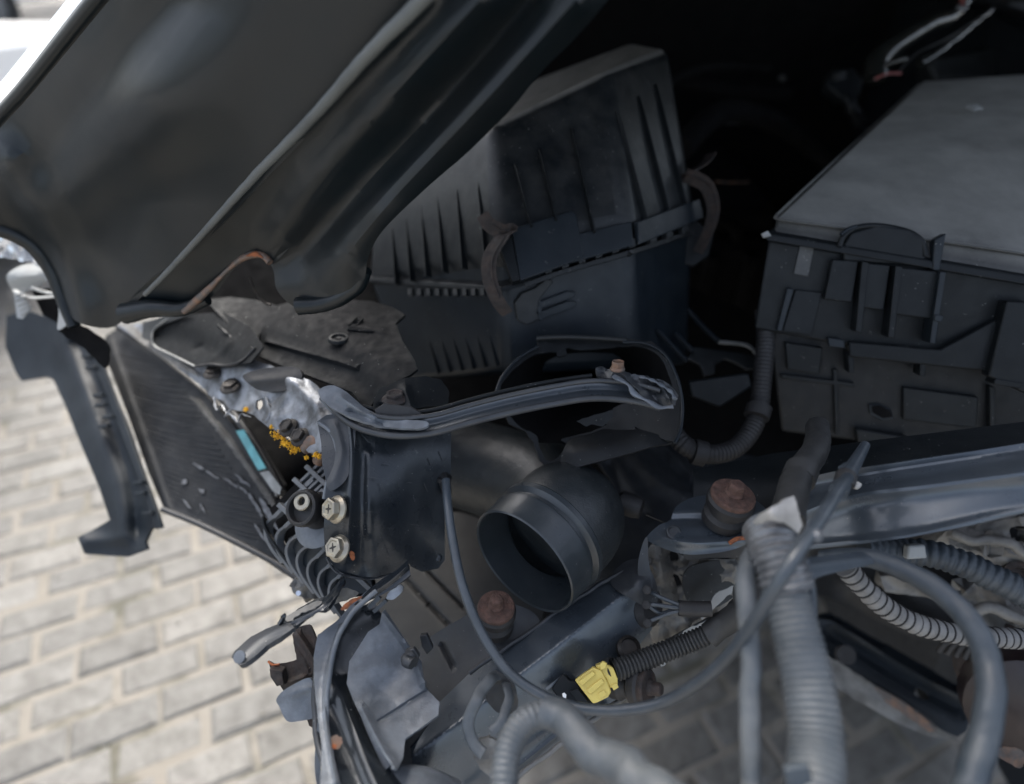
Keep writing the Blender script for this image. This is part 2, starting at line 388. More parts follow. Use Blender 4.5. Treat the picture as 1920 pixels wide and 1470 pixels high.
M['panel'] = mat('satin_slate_panel', (.014,.018,.023), .25, base2=(.022,.027,.033), nscale=16, dust=.22, dustcol=(.06,.062,.06), scr=1.0, specks=.4, bump=.1, metal=.3)
M['collar'] = mat('collar_plastic', (.020,.026,.031), .3, base2=(.032,.039,.046), nscale=30, dust=.25, dustcol=(.05,.052,.05), scr=.8, specks=.4)
M['plate_matt'] = mat('flat_black_plate', (.0035,.0045,.0055), .6, base2=(.0055,.0068,.008), nscale=40, dust=.2, dustcol=(.02,.022,.024), specks=.4, spec=.1, scr=.6)
M['moss'] = mat('joint_moss', (.035,.045,.018), .95, base2=(.06,.055,.03), nscale=60, bump=1)
M['elbow'] = mat('dusty_elbow_plastic', (.009,.0125,.015), .36, base2=(.018,.0225,.026), nscale=45, dust=.35, dustcol=(.045,.047,.046), specks=.5, bump=.5, bscale=500)
M['scrape'] = mat('bare_scraped_metal', (.10,.105,.115), .6, metal=.2, base2=(.03,.03,.033), nscale=120, namt=.9, bump=.6)
M['cover'] = mat('filter_cover_lit_top', (.0065,.0085,.0105), .34, spec=.28, base2=(.012,.015,.0175), dust=.08, updust_light=.95, dustcol=(.26,.25,.23), uplo=.86, specks=.3, bump=.25, scr=.2)  # pale up-facing film puts the grazing light on the top into colour
M['matt'] = mat('matt_black_plastic', (.004,.005,.0062), .5, base2=(.007,.0085,.010), nscale=30, dust=.25, dustcol=(.018,.022,.026), specks=.3, spec=.3, scr=.6)
M['rail'] = mat('slate_rail_paint', (.052,.065,.080), .27, base2=(.085,.1,.118), nscale=20, dust=.25, dustcol=(.075,.075,.072), coat=.3, scr=.7, specks=.9, bump=.12, metal=.35)
M['lattice'] = mat('lattice_plastic', (.075,.083,.092), .4, base2=(.11,.118,.128), nscale=60, dust=.3, dustcol=(.08,.077,.07))
M['white'] = mat('white_paint', (.72,.72,.71), .25, base2=(.68,.68,.67), coat=.5, bump=0)
M['white_plastic'] = mat('pale_plastic', (.3,.31,.305), .5, base2=(.24,.24,.235), dust=.2, bump=.1)
M['spring'] = mat('white_braid', (.20,.197,.19), .7, base2=(.12,.117,.11), nscale=80, bump=.3)
M['pink'] = mat('pink_wire', (.2,.06,.055), .5, bump=0)
M['tyre'] = mat('tyre_rubber', (.02,.02,.02), .8, bump=.2)
M['glass'] = mat('dark_glass', (.01,.012,.014), .08, bump=0, spec=.8)
M['wall'] = mat('brown_wall', (.34,.22,.16), .9, nscale=1, base2=(.26,.17,.13))
M['leaf'] = mat('leaf_green', (.05,.085,.03), .7, nscale=3)
M['bark'] = mat('bark', (.1,.08,.06), .9)
M['maroon'] = mat('maroon_paint', (.008,.003,.004), .4)
# ------------------------------------------------------------------ ground
def brick_mat():
    m = bpy.data.materials.new('grey_paver'); m.use_nodes = True; t = m.node_tree; N = t.nodes; L = t.links; b = N['Principled BSDF']
    oi = N.new('ShaderNodeObjectInfo'); g = N.new('ShaderNodeNewGeometry'); ad = N.new('ShaderNodeMath'); ad.operation = 'ADD'
    L.new(oi.outputs['Random'], ad.inputs[0]); L.new(g.outputs['Random Per Island'], ad.inputs[1])
    fr = N.new('ShaderNodeMath'); fr.operation = 'FRACT'; L.new(ad.outputs[0], fr.inputs[0])
    r = N.new('ShaderNodeValToRGB'); L.new(fr.outputs[0], r.inputs[0]); e = r.color_ramp.elements
    e[0].color = (.105,.104,.102,1); e[1].color = (.165,.163,.157,1)
    for p, c in ((.3,(.145,.142,.135,1)),(.6,(.13,.129,.126,1)),(.8,(.155,.151,.143,1))): q = e.new(p); q.color = c
    def no(s, d):
        n = N.new('ShaderNodeTexNoise'); n.inputs['Scale'].default_value = s; n.inputs['Detail'].default_value = d; n.inputs['Roughness'].default_value = .65; L.new(g.outputs['Position'], n.inputs['Vector']); return n.outputs['Fac']
    mx = N.new('ShaderNodeMix'); mx.data_type = 'RGBA'; mx.blend_type = 'MULTIPLY'; mx.inputs[0].default_value = .75
    r2 = N.new('ShaderNodeValToRGB'); L.new(no(26, 9), r2.inputs[0]); r2.color_ramp.elements[0].position = .32; r2.color_ramp.elements[0].color = (.5,.48,.44,1); r2.color_ramp.elements[1].position = .62; r2.color_ramp.elements[1].color = (1.05,1.04,1.0,1)
    L.new(r.outputs[0], mx.inputs[6]); L.new(r2.outputs[0], mx.inputs[7])
    mx2 = N.new('ShaderNodeMix'); mx2.data_type = 'RGBA'; mx2.blend_type = 'MULTIPLY'; mx2.inputs[0].default_value = .8
    r3 = N.new('ShaderNodeValToRGB'); L.new(no(3.2, 5), r3.inputs[0]); r3.color_ramp.elements[0].position = .35; r3.color_ramp.elements[0].color = (.62,.61,.6,1); r3.color_ramp.elements[1].position = .6; r3.color_ramp.elements[1].color = (1.1,1.1,1.1,1)
    L.new(mx.outputs[2], mx2.inputs[6]); L.new(r3.outputs[0], mx2.inputs[7]); L.new(mx2.outputs[2], b.inputs['Base Color'])
    b.inputs['Roughness'].default_value = .6; b.inputs['Specular IOR Level'].default_value = .4; bp = N.new('ShaderNodeBump'); bp.inputs['Strength'].default_value = .8; bp.inputs['Distance'].default_value = .003
    L.new(no(140, 8), bp.inputs['Height']); L.new(bp.outputs[0], b.inputs['Normal']); return m
M['brick'] = brick_mat()
M['sand'] = mat('joint_sand', (.175,.162,.14), .85, base2=(.055,.055,.04), nscale=5, namt=.9, thr=(.5,.62), bump=1, bscale=250, dust=.3, dustcol=(.17,.15,.12))
M['far_ground'] = mat('far_ground', (.31,.295,.27), .9, base2=(.25,.24,.22), nscale=1.2, bump=.3)
gs = 60
mk('ground', [(-gs,-gs,-.03),(gs,-gs,-.03),(gs,gs*3,-.03),(-gs,gs*3,-.03)], [(0,1,2,3)], M['far_ground'], kind='structure')
def plane_rect(name, x0, x1, y0, y1, z, m, n=1, **kw):
    return mk(name, [(x0,y0,z),(x1,y0,z),(x1,y1,z),(x0,y1,z)], [(0,1,2,3)], m, **kw)
pav = plane_rect('pavement', -13, 5, -1, 16, -.0035, M['sand'], kind='structure')
ORG[pav.name] = Vector(pav.location)
BL, BW, GAP = .2, .1, .012
ang = math.radians(24); e1 = Vector((math.cos(ang), math.sin(ang), 0)); e2 = Vector((-math.sin(ang), math.cos(ang), 0))
def brick_geo(c, l, w, dz, tilt=0, rot=0, seed=0):
    rr = random.Random(seed); V_ = []
    for hh, ins in ((-.05,0),(-.005,0),(0,.009)):
        for sx, sy in ((-1,-1),(1,-1),(1,1),(-1,1)):
            jx, jy = rr.uniform(-.0038,.0038), rr.uniform(-.0032,.0032)
            p = Vector((sx*(l/2-ins)+jx, sy*(w/2-ins)+jy, hh+dz+tilt*sx*.5))
            V_.append(c+e1*p.x+e2*p.y+Vector((0,0,p.z)))
    return V_, [(8,9,10,11)]+[(k*4+i, k*4+(i+1)%4, (k+1)*4+(i+1)%4, (k+1)*4+i) for k in (0,1) for i in range(4)]
def proj(p):
    q = p-C3; d = q.dot(F3); 
    return (960+F*q.dot(R3)/d, 735-F*q.dot(U3)/d, d) if d > .1 else (-9999,-9999,d)
variants = []
for k in range(7):
    v, f = brick_geo(Vector(), BL-GAP, BW-GAP, 0, 0, 0, k); me = bpy.data.meshes.new('brick'); me.from_pydata([tuple(q) for q in v], [], f); me.materials.append(M['brick']); variants.append(me)
cand, far = [], []
for i in range(-75, 90):
    for j in range(-20, 170):
        c = e1*((i+.5*(j%2))*BL)+e2*(j*BW)
        if not (-12.5 < c.x < 4.5 and -.8 < c.y < 15.5): continue
        x, y, d = proj(c)
        if -120 < x < 2050 and 0 < y < 1600: 
            seen = (x < 620 and y > 380+.2*x) or (x > 1080 and y > 1090)
            if seen: cand.append((d, i, j, c))
            elif x < 700 or d < 5: far.append((i, j, c))
cand.sort(key=lambda q: q[0]); n_ind = 300
for d, i, j, c in cand[:n_ind]:
    o = bpy.data.objects.new('brick', variants[(i*5+j*3)%7]); COL.objects.link(o); o.parent = pav
    o.location = c-Vector(pav.location)+Vector((random.uniform(-.004,.004),random.uniform(-.003,.003),random.uniform(-.0025,.0035))); o.rotation_euler = (random.uniform(-.012,.012), random.uniform(-.012,.012), random.uniform(-.02,.02))
V_, F_ = [], []
for q in [(i,j,c) for d,i,j,c in cand[n_ind:]]+far:
    v, f = brick_geo(q[2], BL-GAP, BW-GAP, random.uniform(-.003,.003), 0, 0, q[0]*97+q[1]); b = len(V_); V_ += v; F_ += [tuple(a+b for a in t) for t in f]
o = mk('far_bricks', V_, F_, M['brick'], pav, smooth=False, kind='stuff')
V_, F_ = [], []; rr = random.Random(5)
for k in range(260):
    p = on_ground(rr.uniform(-100,1500), rr.uniform(760,1500)); s = rr.uniform(.0012,.005); b = len(V_)
    a = rr.uniform(0,6.28); u = Vector((math.cos(a), math.sin(a), rr.uniform(-.3,.3)))*s; w_ = Vector((-math.sin(a), math.cos(a), rr.uniform(-.3,.3)))*s*rr.uniform(.3,.9)
    p = p+Vector((0,0,.005)); V_ += [p-u-w_, p+u-w_*.6, p+u*.7+w_, p-u*.8+w_*.7, p+Vector((0,0,s*.7))]; F_ += [(b,b+1,b+4),(b+1,b+2,b+4),(b+2,b+3,b+4),(b+3,b,b+4),(b+3,b+2,b+1,b)]
V2, F2 = [], []
for k in range(900):
    i, j = rr.randint(-40, 40), rr.randint(-15, 60); c = e1*((i+.5*(j%2))*BL)+e2*(j*BW)
    if noise.noise(Vector((c.x*2.2, c.y*2.2, 4))) < .10: continue
    p = c + (e1*rr.uniform(-.1,.1)+e2*.05 if rr.random() < .7 else e1*.1+e2*rr.uniform(-.05,.05)) + e1*rr.gauss(0,.004)+e2*rr.gauss(0,.002)
    x, y, d = proj(p)
    if not (-50 < x < 1700 and 850 < y < 1520): continue
    for q in range(7):
        c2 = p+e1*rr.gauss(0,.008)+e2*rr.gauss(0,.003); s = rr.uniform(.002,.005); b = len(V2)
        V2 += [c2+Vector((math.cos(t)*s*rr.uniform(.6,1.3), math.sin(t)*s*rr.uniform(.6,1.3), -.004)) for t in (0,1.05,2.1,3.14,4.2,5.2)]+[c2+Vector((0,0,s*.35))]
        F2 += [(b+t,b+(t+1)%6,b+6) for t in range(6)]+[tuple(range(b+5,b-1,-1))]
mk('joint_moss', V2, F2, M['moss'], kind='stuff')
mk('loose_grit', V_, F_, M['sand'], smooth=False, kind='stuff')
# ------------------------------------------------------------------ background at upper left
t = thing('garden_wall', 'blurred low brown wall behind the white car in the top left corner', 'wall', (-8,8.4,0))
mk('wall_panel', [(-12,8.40,0),(-5.9,8.40,0),(-5.9,8.70,0),(-12,8.70,0),(-12,8.40,.9),(-5.9,8.40,.9),(-5.9,8.70,.9),(-12,8.70,.9)], [(0,1,5,4),(1,2,6,5),(2,3,7,6),(3,0,4,7),(4,5,6,7),(0,3,2,1)], M['wall'], t, smooth=False)
mk('coping', [(-12,8.30,.9),(-5.9,8.30,.9),(-5.9,8.80,.9),(-12,8.80,.9),(-12,8.30,1.0),(-5.9,8.30,1.0),(-5.9,8.80,1.0),(-12,8.80,1.0)], [(0,1,5,4),(1,2,6,5),(2,3,7,6),(3,0,4,7),(4,5,6,7),(0,3,2,1)], M['sand'], t, smooth=False)
def car(x, y, rz, m, label, z=0):
    t = thing('parked_car', label, 'car', (x,y,z), 'white cars standing on the paving'); c, s = math.cos(rz), math.sin(rz)
    T = lambda px, py, pz: Vector((x+px*c-py*s, y+px*s+py*c, z+pz))
    # side profile, length along local x, front at +x
    prof = [(2.15,.32),(2.22,.5),(2.18,.72),(1.9,.86),(1.0,.98),(.45,1.38),(-.9,1.46),(-1.75,1.36),(-2.1,.95),(-2.2,.6),(-2.12,.3)]
    V_ = []; ws = []
    for k, wy in enumerate((-.88,-.8,.8,.88)):
        for px, pz in prof:
            ins = .14 if pz > 1.1 else 0
            V_.append(T(px*(1 if k in (1,2) else .985), wy*(1-ins), pz if k in (1,2) else .3+(pz-.3)*.97))
    n = len(prof); f = [(k*n+i, k*n+(i+1)%n, (k+1)*n+(i+1)%n, (k+1)*n+i) for k in range(3) for i in range(n)]+[tuple(range(n-1,-1,-1)), tuple(range(3*n,4*n))]
    mk('body', V_, f, m, t, bev=.05, segs=3)
    for s_ in (-1,1):
        mk('side_window', [T(px,s_*.79*q,pz) for px,pz,q in ((.75,1.04,1.115),(.35,1.32,.99),(-.9,1.38,.985),(-1.55,1.06,1.115))]+[T(px,s_*.76*q,pz) for px,pz,q in ((.75,1.04,1.115),(.35,1.32,.99),(-.9,1.38,.985),(-1.55,1.06,1.115))], [(0,1,2,3),(7,6,5,4),(0,1,5,4),(1,2,6,5),(2,3,7,6),(3,0,4,7)], M['glass'], t, smooth=False)
        for px in (1.35,-1.35):
            w_ = lathe('wheel', T(px,s_*.72,.32), T(px,s_*2,.32)-T(px,s_,.32), [(.1,0),(.3,0),(.32,.03),(.32,.17),(.29,.2),(.2,.19),(.19,.16),(.05,.17)], M['tyre'], t)
            ORG[w_.name] = ORG[t.name]; lathe('rim', T(px,s_*.9,.32), T(px,s_*2,.32)-T(px,s_,.32), [(.19,-.02),(.19,.005),(.15,.01),(.05,.02)], M['alu'], w_)
        lathe('headlight', T(2.1,s_*.62,.68), T(1,0,0)-T(0,0,0), [(.12,0),(.12,.07),(.08,.1)], M['chrome'], t)
    return t
car(-7.3, 7.6, math.radians(50), M['white'], 'white car parked far behind the bonnet in the top left corner')
p = on_ground(-16, 880); car(p.x-1.56, p.y+.86, math.radians(86), M['white'], 'white car standing close at the left edge, mostly outside the picture')
def tree(x, y, h, label):
    t = thing('tree', label, 'tree', (x,y,0), 'trees behind the low wall'); tube('trunk', [(x,y,0),(x+.1,y,h*.4),(x-.05,y+.1,h*.75)], lambda q: .16*(1-.7*q), M['bark'], t, px=False, n=8)
    rr = random.Random(int(h*10)); V_, F_ = [], []
    cl = [(Vector((x+rr.gauss(0,h*.2), y+rr.gauss(0,h*.2), h*.65+rr.gauss(0,h*.15))), rr.uniform(.35,.8)) for _ in range(26)]
    for c, r in cl:
        for _ in range(110):
            v = Vector((rr.gauss(0,1),rr.gauss(0,1),rr.gauss(0,1))).normalized()*r*rr.uniform(.4,1); p = c+v; a = Vector((rr.gauss(0,1),rr.gauss(0,1),rr.gauss(0,1))).normalized()*.09; b_ = a.cross(v).normalized()*.06
            k = len(V_); V_ += [p-a, p+b_, p+a, p-b_]; F_.append((k,k+1,k+2,k+3))
    mk('crown', V_, F_, M['leaf'], t, smooth=False)
tree(-9.6, 9.6, 3.2, 'green leafy tree blurred beyond the far white car'); tree(-7.2, 10.2, 3.6, 'taller tree rising close before the distant brown wall')
# ------------------------------------------------------------------ the dark car body round the engine bay
def quad(name, pts, m, th, label, cat, parent=None):
    p = [P(*q) for q in pts]; n = (p[1]-p[0]).cross(p[2]-p[0]).normalized()
    if n.dot(C3-p[0]) > 0: n = -n
    return mk(name, p+[q+n*th for q in p], [(0,1,2,3),(7,6,5,4)]+[(i,(i+1)%4,(i+1)%4+4,i+4) for i in range(4)], m, parent, bev=.004, label=label, cat=cat)
body = thing('car_body_shell', 'dark inner body panels of the wrecked car behind the engine bay', 'car body', (0.6,1.9,0))
def wbox(name, x0, x1, y0, y1, z0, z1, m, parent, bev=.02, **kw):
    return mk(name, [(x0,y0,z0),(x1,y0,z0),(x1,y1,z0),(x0,y1,z0),(x0,y0,z1),(x1,y0,z1),(x1,y1,z1),(x0,y1,z1)], [(0,3,2,1),(4,5,6,7),(0,1,5,4),(1,2,6,5),(2,3,7,6),(3,0,4,7)], m, parent, bev=bev, **kw)
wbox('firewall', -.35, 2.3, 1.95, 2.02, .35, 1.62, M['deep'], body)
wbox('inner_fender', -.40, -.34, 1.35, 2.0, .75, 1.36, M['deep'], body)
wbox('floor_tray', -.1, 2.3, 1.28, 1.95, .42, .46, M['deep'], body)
wbox('shade_fender', 1.02, 1.1, -.5, 2.0, .12, 1.35, M['paint'], body)  # fender side moved in close to shade the ground
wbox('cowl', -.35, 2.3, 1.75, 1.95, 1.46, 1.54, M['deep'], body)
tw = lathe('wheel', Vector((.86,.95,.33)), Vector((1,0,0)), [(.2,0),(.31,0),(.33,.03),(.33,.17),(.31,.2),(.2,.2)], M['tyre'], body, n=48)  # front wheel added here to shade the ground
lathe('rim', Vector((.9,.95,.33)), Vector((1,0,0)), [(.2,0),(.2,.12),(.05,.14)], M['alu_dirty'], tw)
eng = thing('engine_block', 'black grimy engine block in shadow between air box and fuse box', 'engine', (0.45,1.4,.6))
wbox('cylinder_head', .12, .62, 1.28, 1.75, .7, .96, M['deep'], eng, bev=.03)
wbox('rocker_cover', .16, .58, 1.3, 1.72, .96, 1.02, M['deep'], eng, bev=.02)
wbox('sump', .15, 1.1, 1.25, 1.75, .4, .7, M['deep'], eng, bev=.03)
for nm, q, r_ in (('coolant_hose', [(.30,1.15,1.2),(.42,1.3,1.22),(.60,1.38,1.15),(.75,1.3,1.05)], .022), ('vacuum_hose', [(.18,1.2,1.22),(.35,1.35,1.28),(.55,1.5,1.25)], .009), ('fuel_hose', [(.25,1.1,1.12),(.42,1.18,1.05),(.50,1.3,.95)], .012)): tube(nm, q, r_, M['deep'], eng, px=False, jitter=.002)
sheet('bay_shade_sheet', [(300,560),(330,500),(560,430),(900,400),(1300,540),(1440,600),(1500,700),(2000,620),(2000,830),(1500,940),(1330,1080),(1130,1150),(1000,1230),(800,1290),(750,1200),(735,1100),(680,900),(640,780),(480,690)], M['deep'], body, dfn=lambda x,y: 1.10-.00022*(y-600), curved=False, step=40, thick=.004)  # added near-black sheet, closes light leaks between the panels
for k in range(5): wbox('fin', .15+.09*k, .18+.09*k, 1.25, 1.28, .72, .93, M['deep'], eng, bev=.004)
# ================================================================== BONNET
H = thing('bonnet', 'crumpled dark blue grey bonnet raised over the engine bay, seen from beneath', 'bonnet', P(400,300,.55))
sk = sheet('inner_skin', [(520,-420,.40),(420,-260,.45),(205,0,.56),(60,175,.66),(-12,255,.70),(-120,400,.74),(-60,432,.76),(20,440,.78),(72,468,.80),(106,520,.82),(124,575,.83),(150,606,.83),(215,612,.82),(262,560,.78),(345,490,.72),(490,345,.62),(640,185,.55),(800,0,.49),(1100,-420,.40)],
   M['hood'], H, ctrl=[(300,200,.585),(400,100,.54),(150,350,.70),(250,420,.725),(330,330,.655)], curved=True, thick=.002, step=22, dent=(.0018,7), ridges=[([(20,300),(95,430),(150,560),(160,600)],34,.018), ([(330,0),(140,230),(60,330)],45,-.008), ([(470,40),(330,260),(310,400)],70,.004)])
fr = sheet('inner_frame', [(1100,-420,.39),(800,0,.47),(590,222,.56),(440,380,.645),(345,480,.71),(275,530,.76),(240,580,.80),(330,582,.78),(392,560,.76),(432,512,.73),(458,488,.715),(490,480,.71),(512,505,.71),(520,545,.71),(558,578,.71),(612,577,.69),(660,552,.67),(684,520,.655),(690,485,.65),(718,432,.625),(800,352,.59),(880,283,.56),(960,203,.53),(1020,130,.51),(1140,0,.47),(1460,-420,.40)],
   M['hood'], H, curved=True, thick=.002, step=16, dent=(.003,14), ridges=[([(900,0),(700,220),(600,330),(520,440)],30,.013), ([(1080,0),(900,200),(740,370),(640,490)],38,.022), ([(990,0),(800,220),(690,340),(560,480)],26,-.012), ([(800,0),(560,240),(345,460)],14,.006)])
tube('folded_seam', [(1010,-240,.405),(860,-70,.44),(700,92,.486),(588,218,.542),(478,330,.600),(404,412,.650),(338,484,.698),(300,524,.722),(272,552,.748)], lambda t: .0062-.0036*t, M['sealer'], H, jitter=.0003, n=12, seg=12)
tube('outer_lip', [(640,-560,.38),(430,-300,.45),(190,-10,.572),(50,165,.67),(-30,255,.72),(-150,420,.77)], .008, M['hood'], H, n=10)
sheet('outer_skin_edge', [(560,-560,.40),(205,-8,.575),(-20,262,.73),(-60,250,.78),(-10,168,.74),(124,0,.62),(400,-400,.46)], M['hood_edge_glare'], H, curved=False, thick=.003, step=30)
tube('rusted_fold', [(345,585,.755),(385,548,.74),(425,508,.725),(456,484,.712),(488,476,.705),(506,492,.702)], lambda t: .0034+.0010*math.sin(t*9), M['rust_steel'], H, jitter=.0005, n=10)
tube('rust_spot', [(462,480,.706),(480,476,.702),(494,484,.70)], lambda t: .0030*(1-.7*abs(2*t-1)), M['rust_orange'], H, jitter=.001, n=10)
tube('rolled_hem', [(-140,420,.75),(-20,425,.77),(50,452,.79),(92,500,.81),(118,560,.825),(140,612,.83)], lambda t: .011-.003*t, M['hood'], H, n=14, jitter=.0006)
sheet('scraped_flange', [(96,478,.845),(112,520,.845),(120,556,.84),(138,590,.835),(128,606,.835),(108,618,.84),(110,585,.845),(104,545,.85)], M['white_plastic'], H, dfn=lambda x,y: .845, step=8, dent=(.002,40))
tube('orange_graze', [(112,548,.838),(118,566,.834),(117,578,.834)], .0022, M['rust_orange'], H, n=8)
sheet('torn_lower_edge', [(112,618,.85),(140,606,.845),(200,640,.84),(205,668,.84),(196,690,.85),(160,655,.855),(120,630,.86)], M['deep'], H, dfn=lambda x,y: .85, rough=2, step=10)
tube('front_fold', [(235,588,.79),(290,578,.775),(340,580,.765),(390,562,.755)], lambda t: .013*(1-.5*t), M['hood'], H, n=14, jitter=.0006)
tube('corner_knuckle', [(560,574,.70),(620,566,.69),(668,540,.67),(686,506,.655)], lambda t: .010*(1-.35*t), M['hood'], H, n=14, jitter=.0006)
# rear of the bonnet, out of view, extended over the bay to shade it
a, b_ = P(520,-420,.40), P(1460,-420,.40)
mk('shade_rear_panel', [a, b_, Vector((1.35,.75,1.72)), Vector((1.4,1.78,1.53)), Vector((-.35,1.78,1.53)), Vector((-.5,1.1,1.66))]+[q+Vector((0,0,.02)) for q in (a, b_, Vector((1.35,.75,1.72)), Vector((1.4,1.78,1.53)), Vector((-.35,1.78,1.53)), Vector((-.5,1.1,1.66)))],
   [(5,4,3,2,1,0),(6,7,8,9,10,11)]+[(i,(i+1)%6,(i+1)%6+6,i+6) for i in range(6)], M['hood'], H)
# ---- shattered lamp beside the bonnet
g = thing('broken_headlamp', 'smashed silvery headlamp crushed against the bonnet corner at the left edge', 'headlamp', P(50,500,.9))
sheet('reflector', [(-40,405,.93),(0,420,.91),(40,440,.90),(72,470,.89),(98,500,.88),(110,540,.88),(92,535,.89),(78,505,.9),(50,492,.91),(0,480,.93),(-40,470,.94)], M['chrome'], g, rough=3, step=6, dent=(.008,60), thick=.002)
sheet('pale_housing', [(12,520,.97),(30,502,.95),(60,494,.94),(88,505,.93),(82,530,.94),(50,545,.96),(28,548,.97)], M['white_plastic'], g, step=8, ridges=[([(20,520),(80,515)],16,.02)], thick=.004)
tube('bracket_arm', [(28,545,.94),(60,558,.93),(115,555,.89)], .0042, M['white_plastic'], g, n=6, flat=.5)
tube('bracket_arm', [(60,540,.93),(95,550,.91),(120,546,.89)], .0025, M['sticker'], g, n=6)
for k in range(5):
    tube('slat', [(28+k*3,555+k*9,.93),(48+k*2,548+k*8.5,.925)], .0018, M['sticker'], g, n=6)
sheet('slat_mount', [(25,545,.935),(60,575,.93),(42,598,.935),(32,596,.935)], M['white_plastic'], g, dfn=lambda x,y: .94, curved=False, step=8)
sheet('black_backing', [(60,545,.95),(120,535,.93),(118,612,.93),(80,590,.95)], M['deep'], g, dfn=lambda x,y: .95, curved=False)
# ================================================================== splash guard hanging at the left
g = thing('splash_guard', 'long blue black plastic guard hanging beside the radiator, flared at its foot', 'splash guard', P(220,1030,.95))
gd = surf([(10,590,1.12),(110,700,1.08),(190,700,1.02),(180,980,.96),(300,985,.90),(150,1010,.95),(270,1040,.92),(120,600,1.08)])
sheet('guard_panel', [(12,592),(50,582),(110,600),(150,635),(196,700),(238,800),(268,890),(290,950),(302,985),(296,992),(284,990),(272,1015),(276,1030),(240,1044),(200,1042),(158,1038),(146,1008),(180,990),(206,975),(186,915),(150,830),(122,760),(100,712),(88,706),(40,714),(30,700),(10,650)], M['guard'], g, dfn=gd, curved=False, step=14, thick=.004, bev=.001, dent=(.004,9),
   ridges=[([(150,640),(200,760),(250,900),(262,1000)],18,-.02), ([(120,640),(170,780),(215,930),(225,985)],20,.008), ([(160,1015),(262,1005)],12,.006)])
sheet('guard_flange', [(112,600),(150,632),(185,660),(230,780),(275,910),(305,990),(290,992),(262,905),(222,800),(190,715),(160,660)], M['guard'], g, dfn=lambda x,y: gd(x,y)-.012, curved=False, step=12, thick=.003, bev=.0008)
for x, y in ((165,668),(172,690),(186,742),(190,760),(205,782),(262,905),(266,925),(280,962),(196,800)):
    prism('clip_tab', [(x-9,y-2),(x+8,y-5),(x+9,y+1),(x-8,y+4)], lambda x_,y_: gd(x_,y_)-.016, -.004, .004, M['guard'], g, bev=.0005)
tube('side_bead', [(196,690,1.0),(235,800,.965),(270,900,.93),(300,985,.895)], .0028, M['guard'], g, n=8)
# ================================================================== radiator
g = thing('radiator', 'dark scraped radiator with bent fins and pale sticker on its far side', 'radiator', P(500,1060,.78))
rd = surf([(195,620,1.12),(230,610,1.12),(420,760,.93),(530,930,.82),(562,1088,.765),(440,1020,.83),(310,962,.90),(192,672,1.10)])
sheet('core', [(200,628),(222,616),(300,668),(380,735),(440,800),(480,862),(512,918),(500,960),(515,1010),(560,1086),(520,1062),(440,1018),(372,984),(312,964),(280,890),(240,780),(205,690),(188,655)], M['fins'], g, dfn=rd, curved=False, step=11, thick=.016, dent=(.002,16),
   ridges=[([(330,965),(440,1018),(555,1084)],7,.004),([(205,640),(318,960)],7,.005)])
random.seed(3)
for k in range(30):      # fin stacks
    t_ = k/29; 
    x0, y0 = 208+(318-208)*t_, 660+(955-660)*t_; x1, y1 = 312+(520-312)*t_, 678+(1020-678)*t_
    x2, y2 = (x0+x1)/2+random.uniform(-3,3), (y0+y1)/2+4+random.uniform(-3,3)
    tube('fin', [(x0,y0,rd(x0,y0)-.0002),(x2,y2,rd(x2,y2)-.0002),(x1,y1,rd(x1,y1)-.0002)], .0009, M['fins'], g, n=4, seg=5)
V_ = []
parts = []
for k in range(58):
    t_ = k/57; x0, y0 = 372+(532-372)*t_, 742+(960-742)*t_-8*math.sin(t_*3); L_ = 10+4*random.random()
    parts.append(tube_geo([(x0-L_-4,y0+2,rd(x0-20,y0)-.003),(x0-2,y0+7,rd(x0,y0)-.005+random.uniform(-.001,.001)),(x0+4,y0+4,rd(x0,y0)-.002)], .0007, n=4, seg=3))
v, f = join(*parts); o = mk('bent_fin_ends', v, f, M['alu_dirty'], g, kind='stuff')
tube('end_tank', [(222,612,1.10),(300,658,1.03),(395,726,.945),(455,800,.89),(500,870,.85),(528,925,.82)], .006, M['radiator'], g, n=10)
tube('end_tank_seam', [(240,618,1.09),(330,682,1.0),(410,748,.93),(468,828,.875),(520,930,.82)], .0022, M['alu_dirty'], g, n=6)
tube('lower_rail', [(305,955,.9),(372,982,.865),(440,1015,.83),(510,1052,.79),(560,1086,.76)], .004, M['radiator'], g, n=8)
rr = random.Random(11)
marks = [(505,965,75,11,60),(478,948,60,7,58),(530,1030,50,9,60),(372,874,26,5,30),(398,890,30,4,32),(432,905,34,5,35),(455,900,40,5,38),(345,905,9,9,20),(378,920,12,8,25),(350,945,22,4,50),(380,955,24,4,62),(340,970,16,5,40),(430,960,20,3,30),(290,700,9,6,30),(300,712,10,5,30),(346,762,9,5,20),(285,730,8,4,20),(268,755,6,4,10),(462,925,50,4,45),(488,1000,44,5,56)]
for cx, cy, ln, wd, an in marks[:11]+marks[18:]:
    t_ = math.radians(an); ux, uy = math.cos(t_), math.sin(t_)
    strip('scrape_mark', [(cx-ux*ln/2,cy-uy*ln/2),(cx+rr.uniform(-2,2),cy+rr.uniform(-2,2)),(cx+ux*ln/2,cy+uy*ln/2)], (lambda w_: (lambda t: w_*(.15+.85*math.sin(math.pi*min(1,max(0,t))))))(wd), lambda x,y: rd(x,y)-.0042, M['scrape'], g, thick=.0004, rough=1.6, step=5)
prism('turquoise_sticker', [(443,808),(458,806),(500,878),(485,882)], plane((443,808,.878),(490,880,.838),(500,880,.833)), 0, .0008, M['cyan'], g, bev=0)
prism('white_sticker', [(488,886),(504,883),(528,914),(525,928),(512,920)], plane((443,808,.878),(490,880,.838),(500,880,.833)), 0, .0008, M['sticker'], g, bev=0)
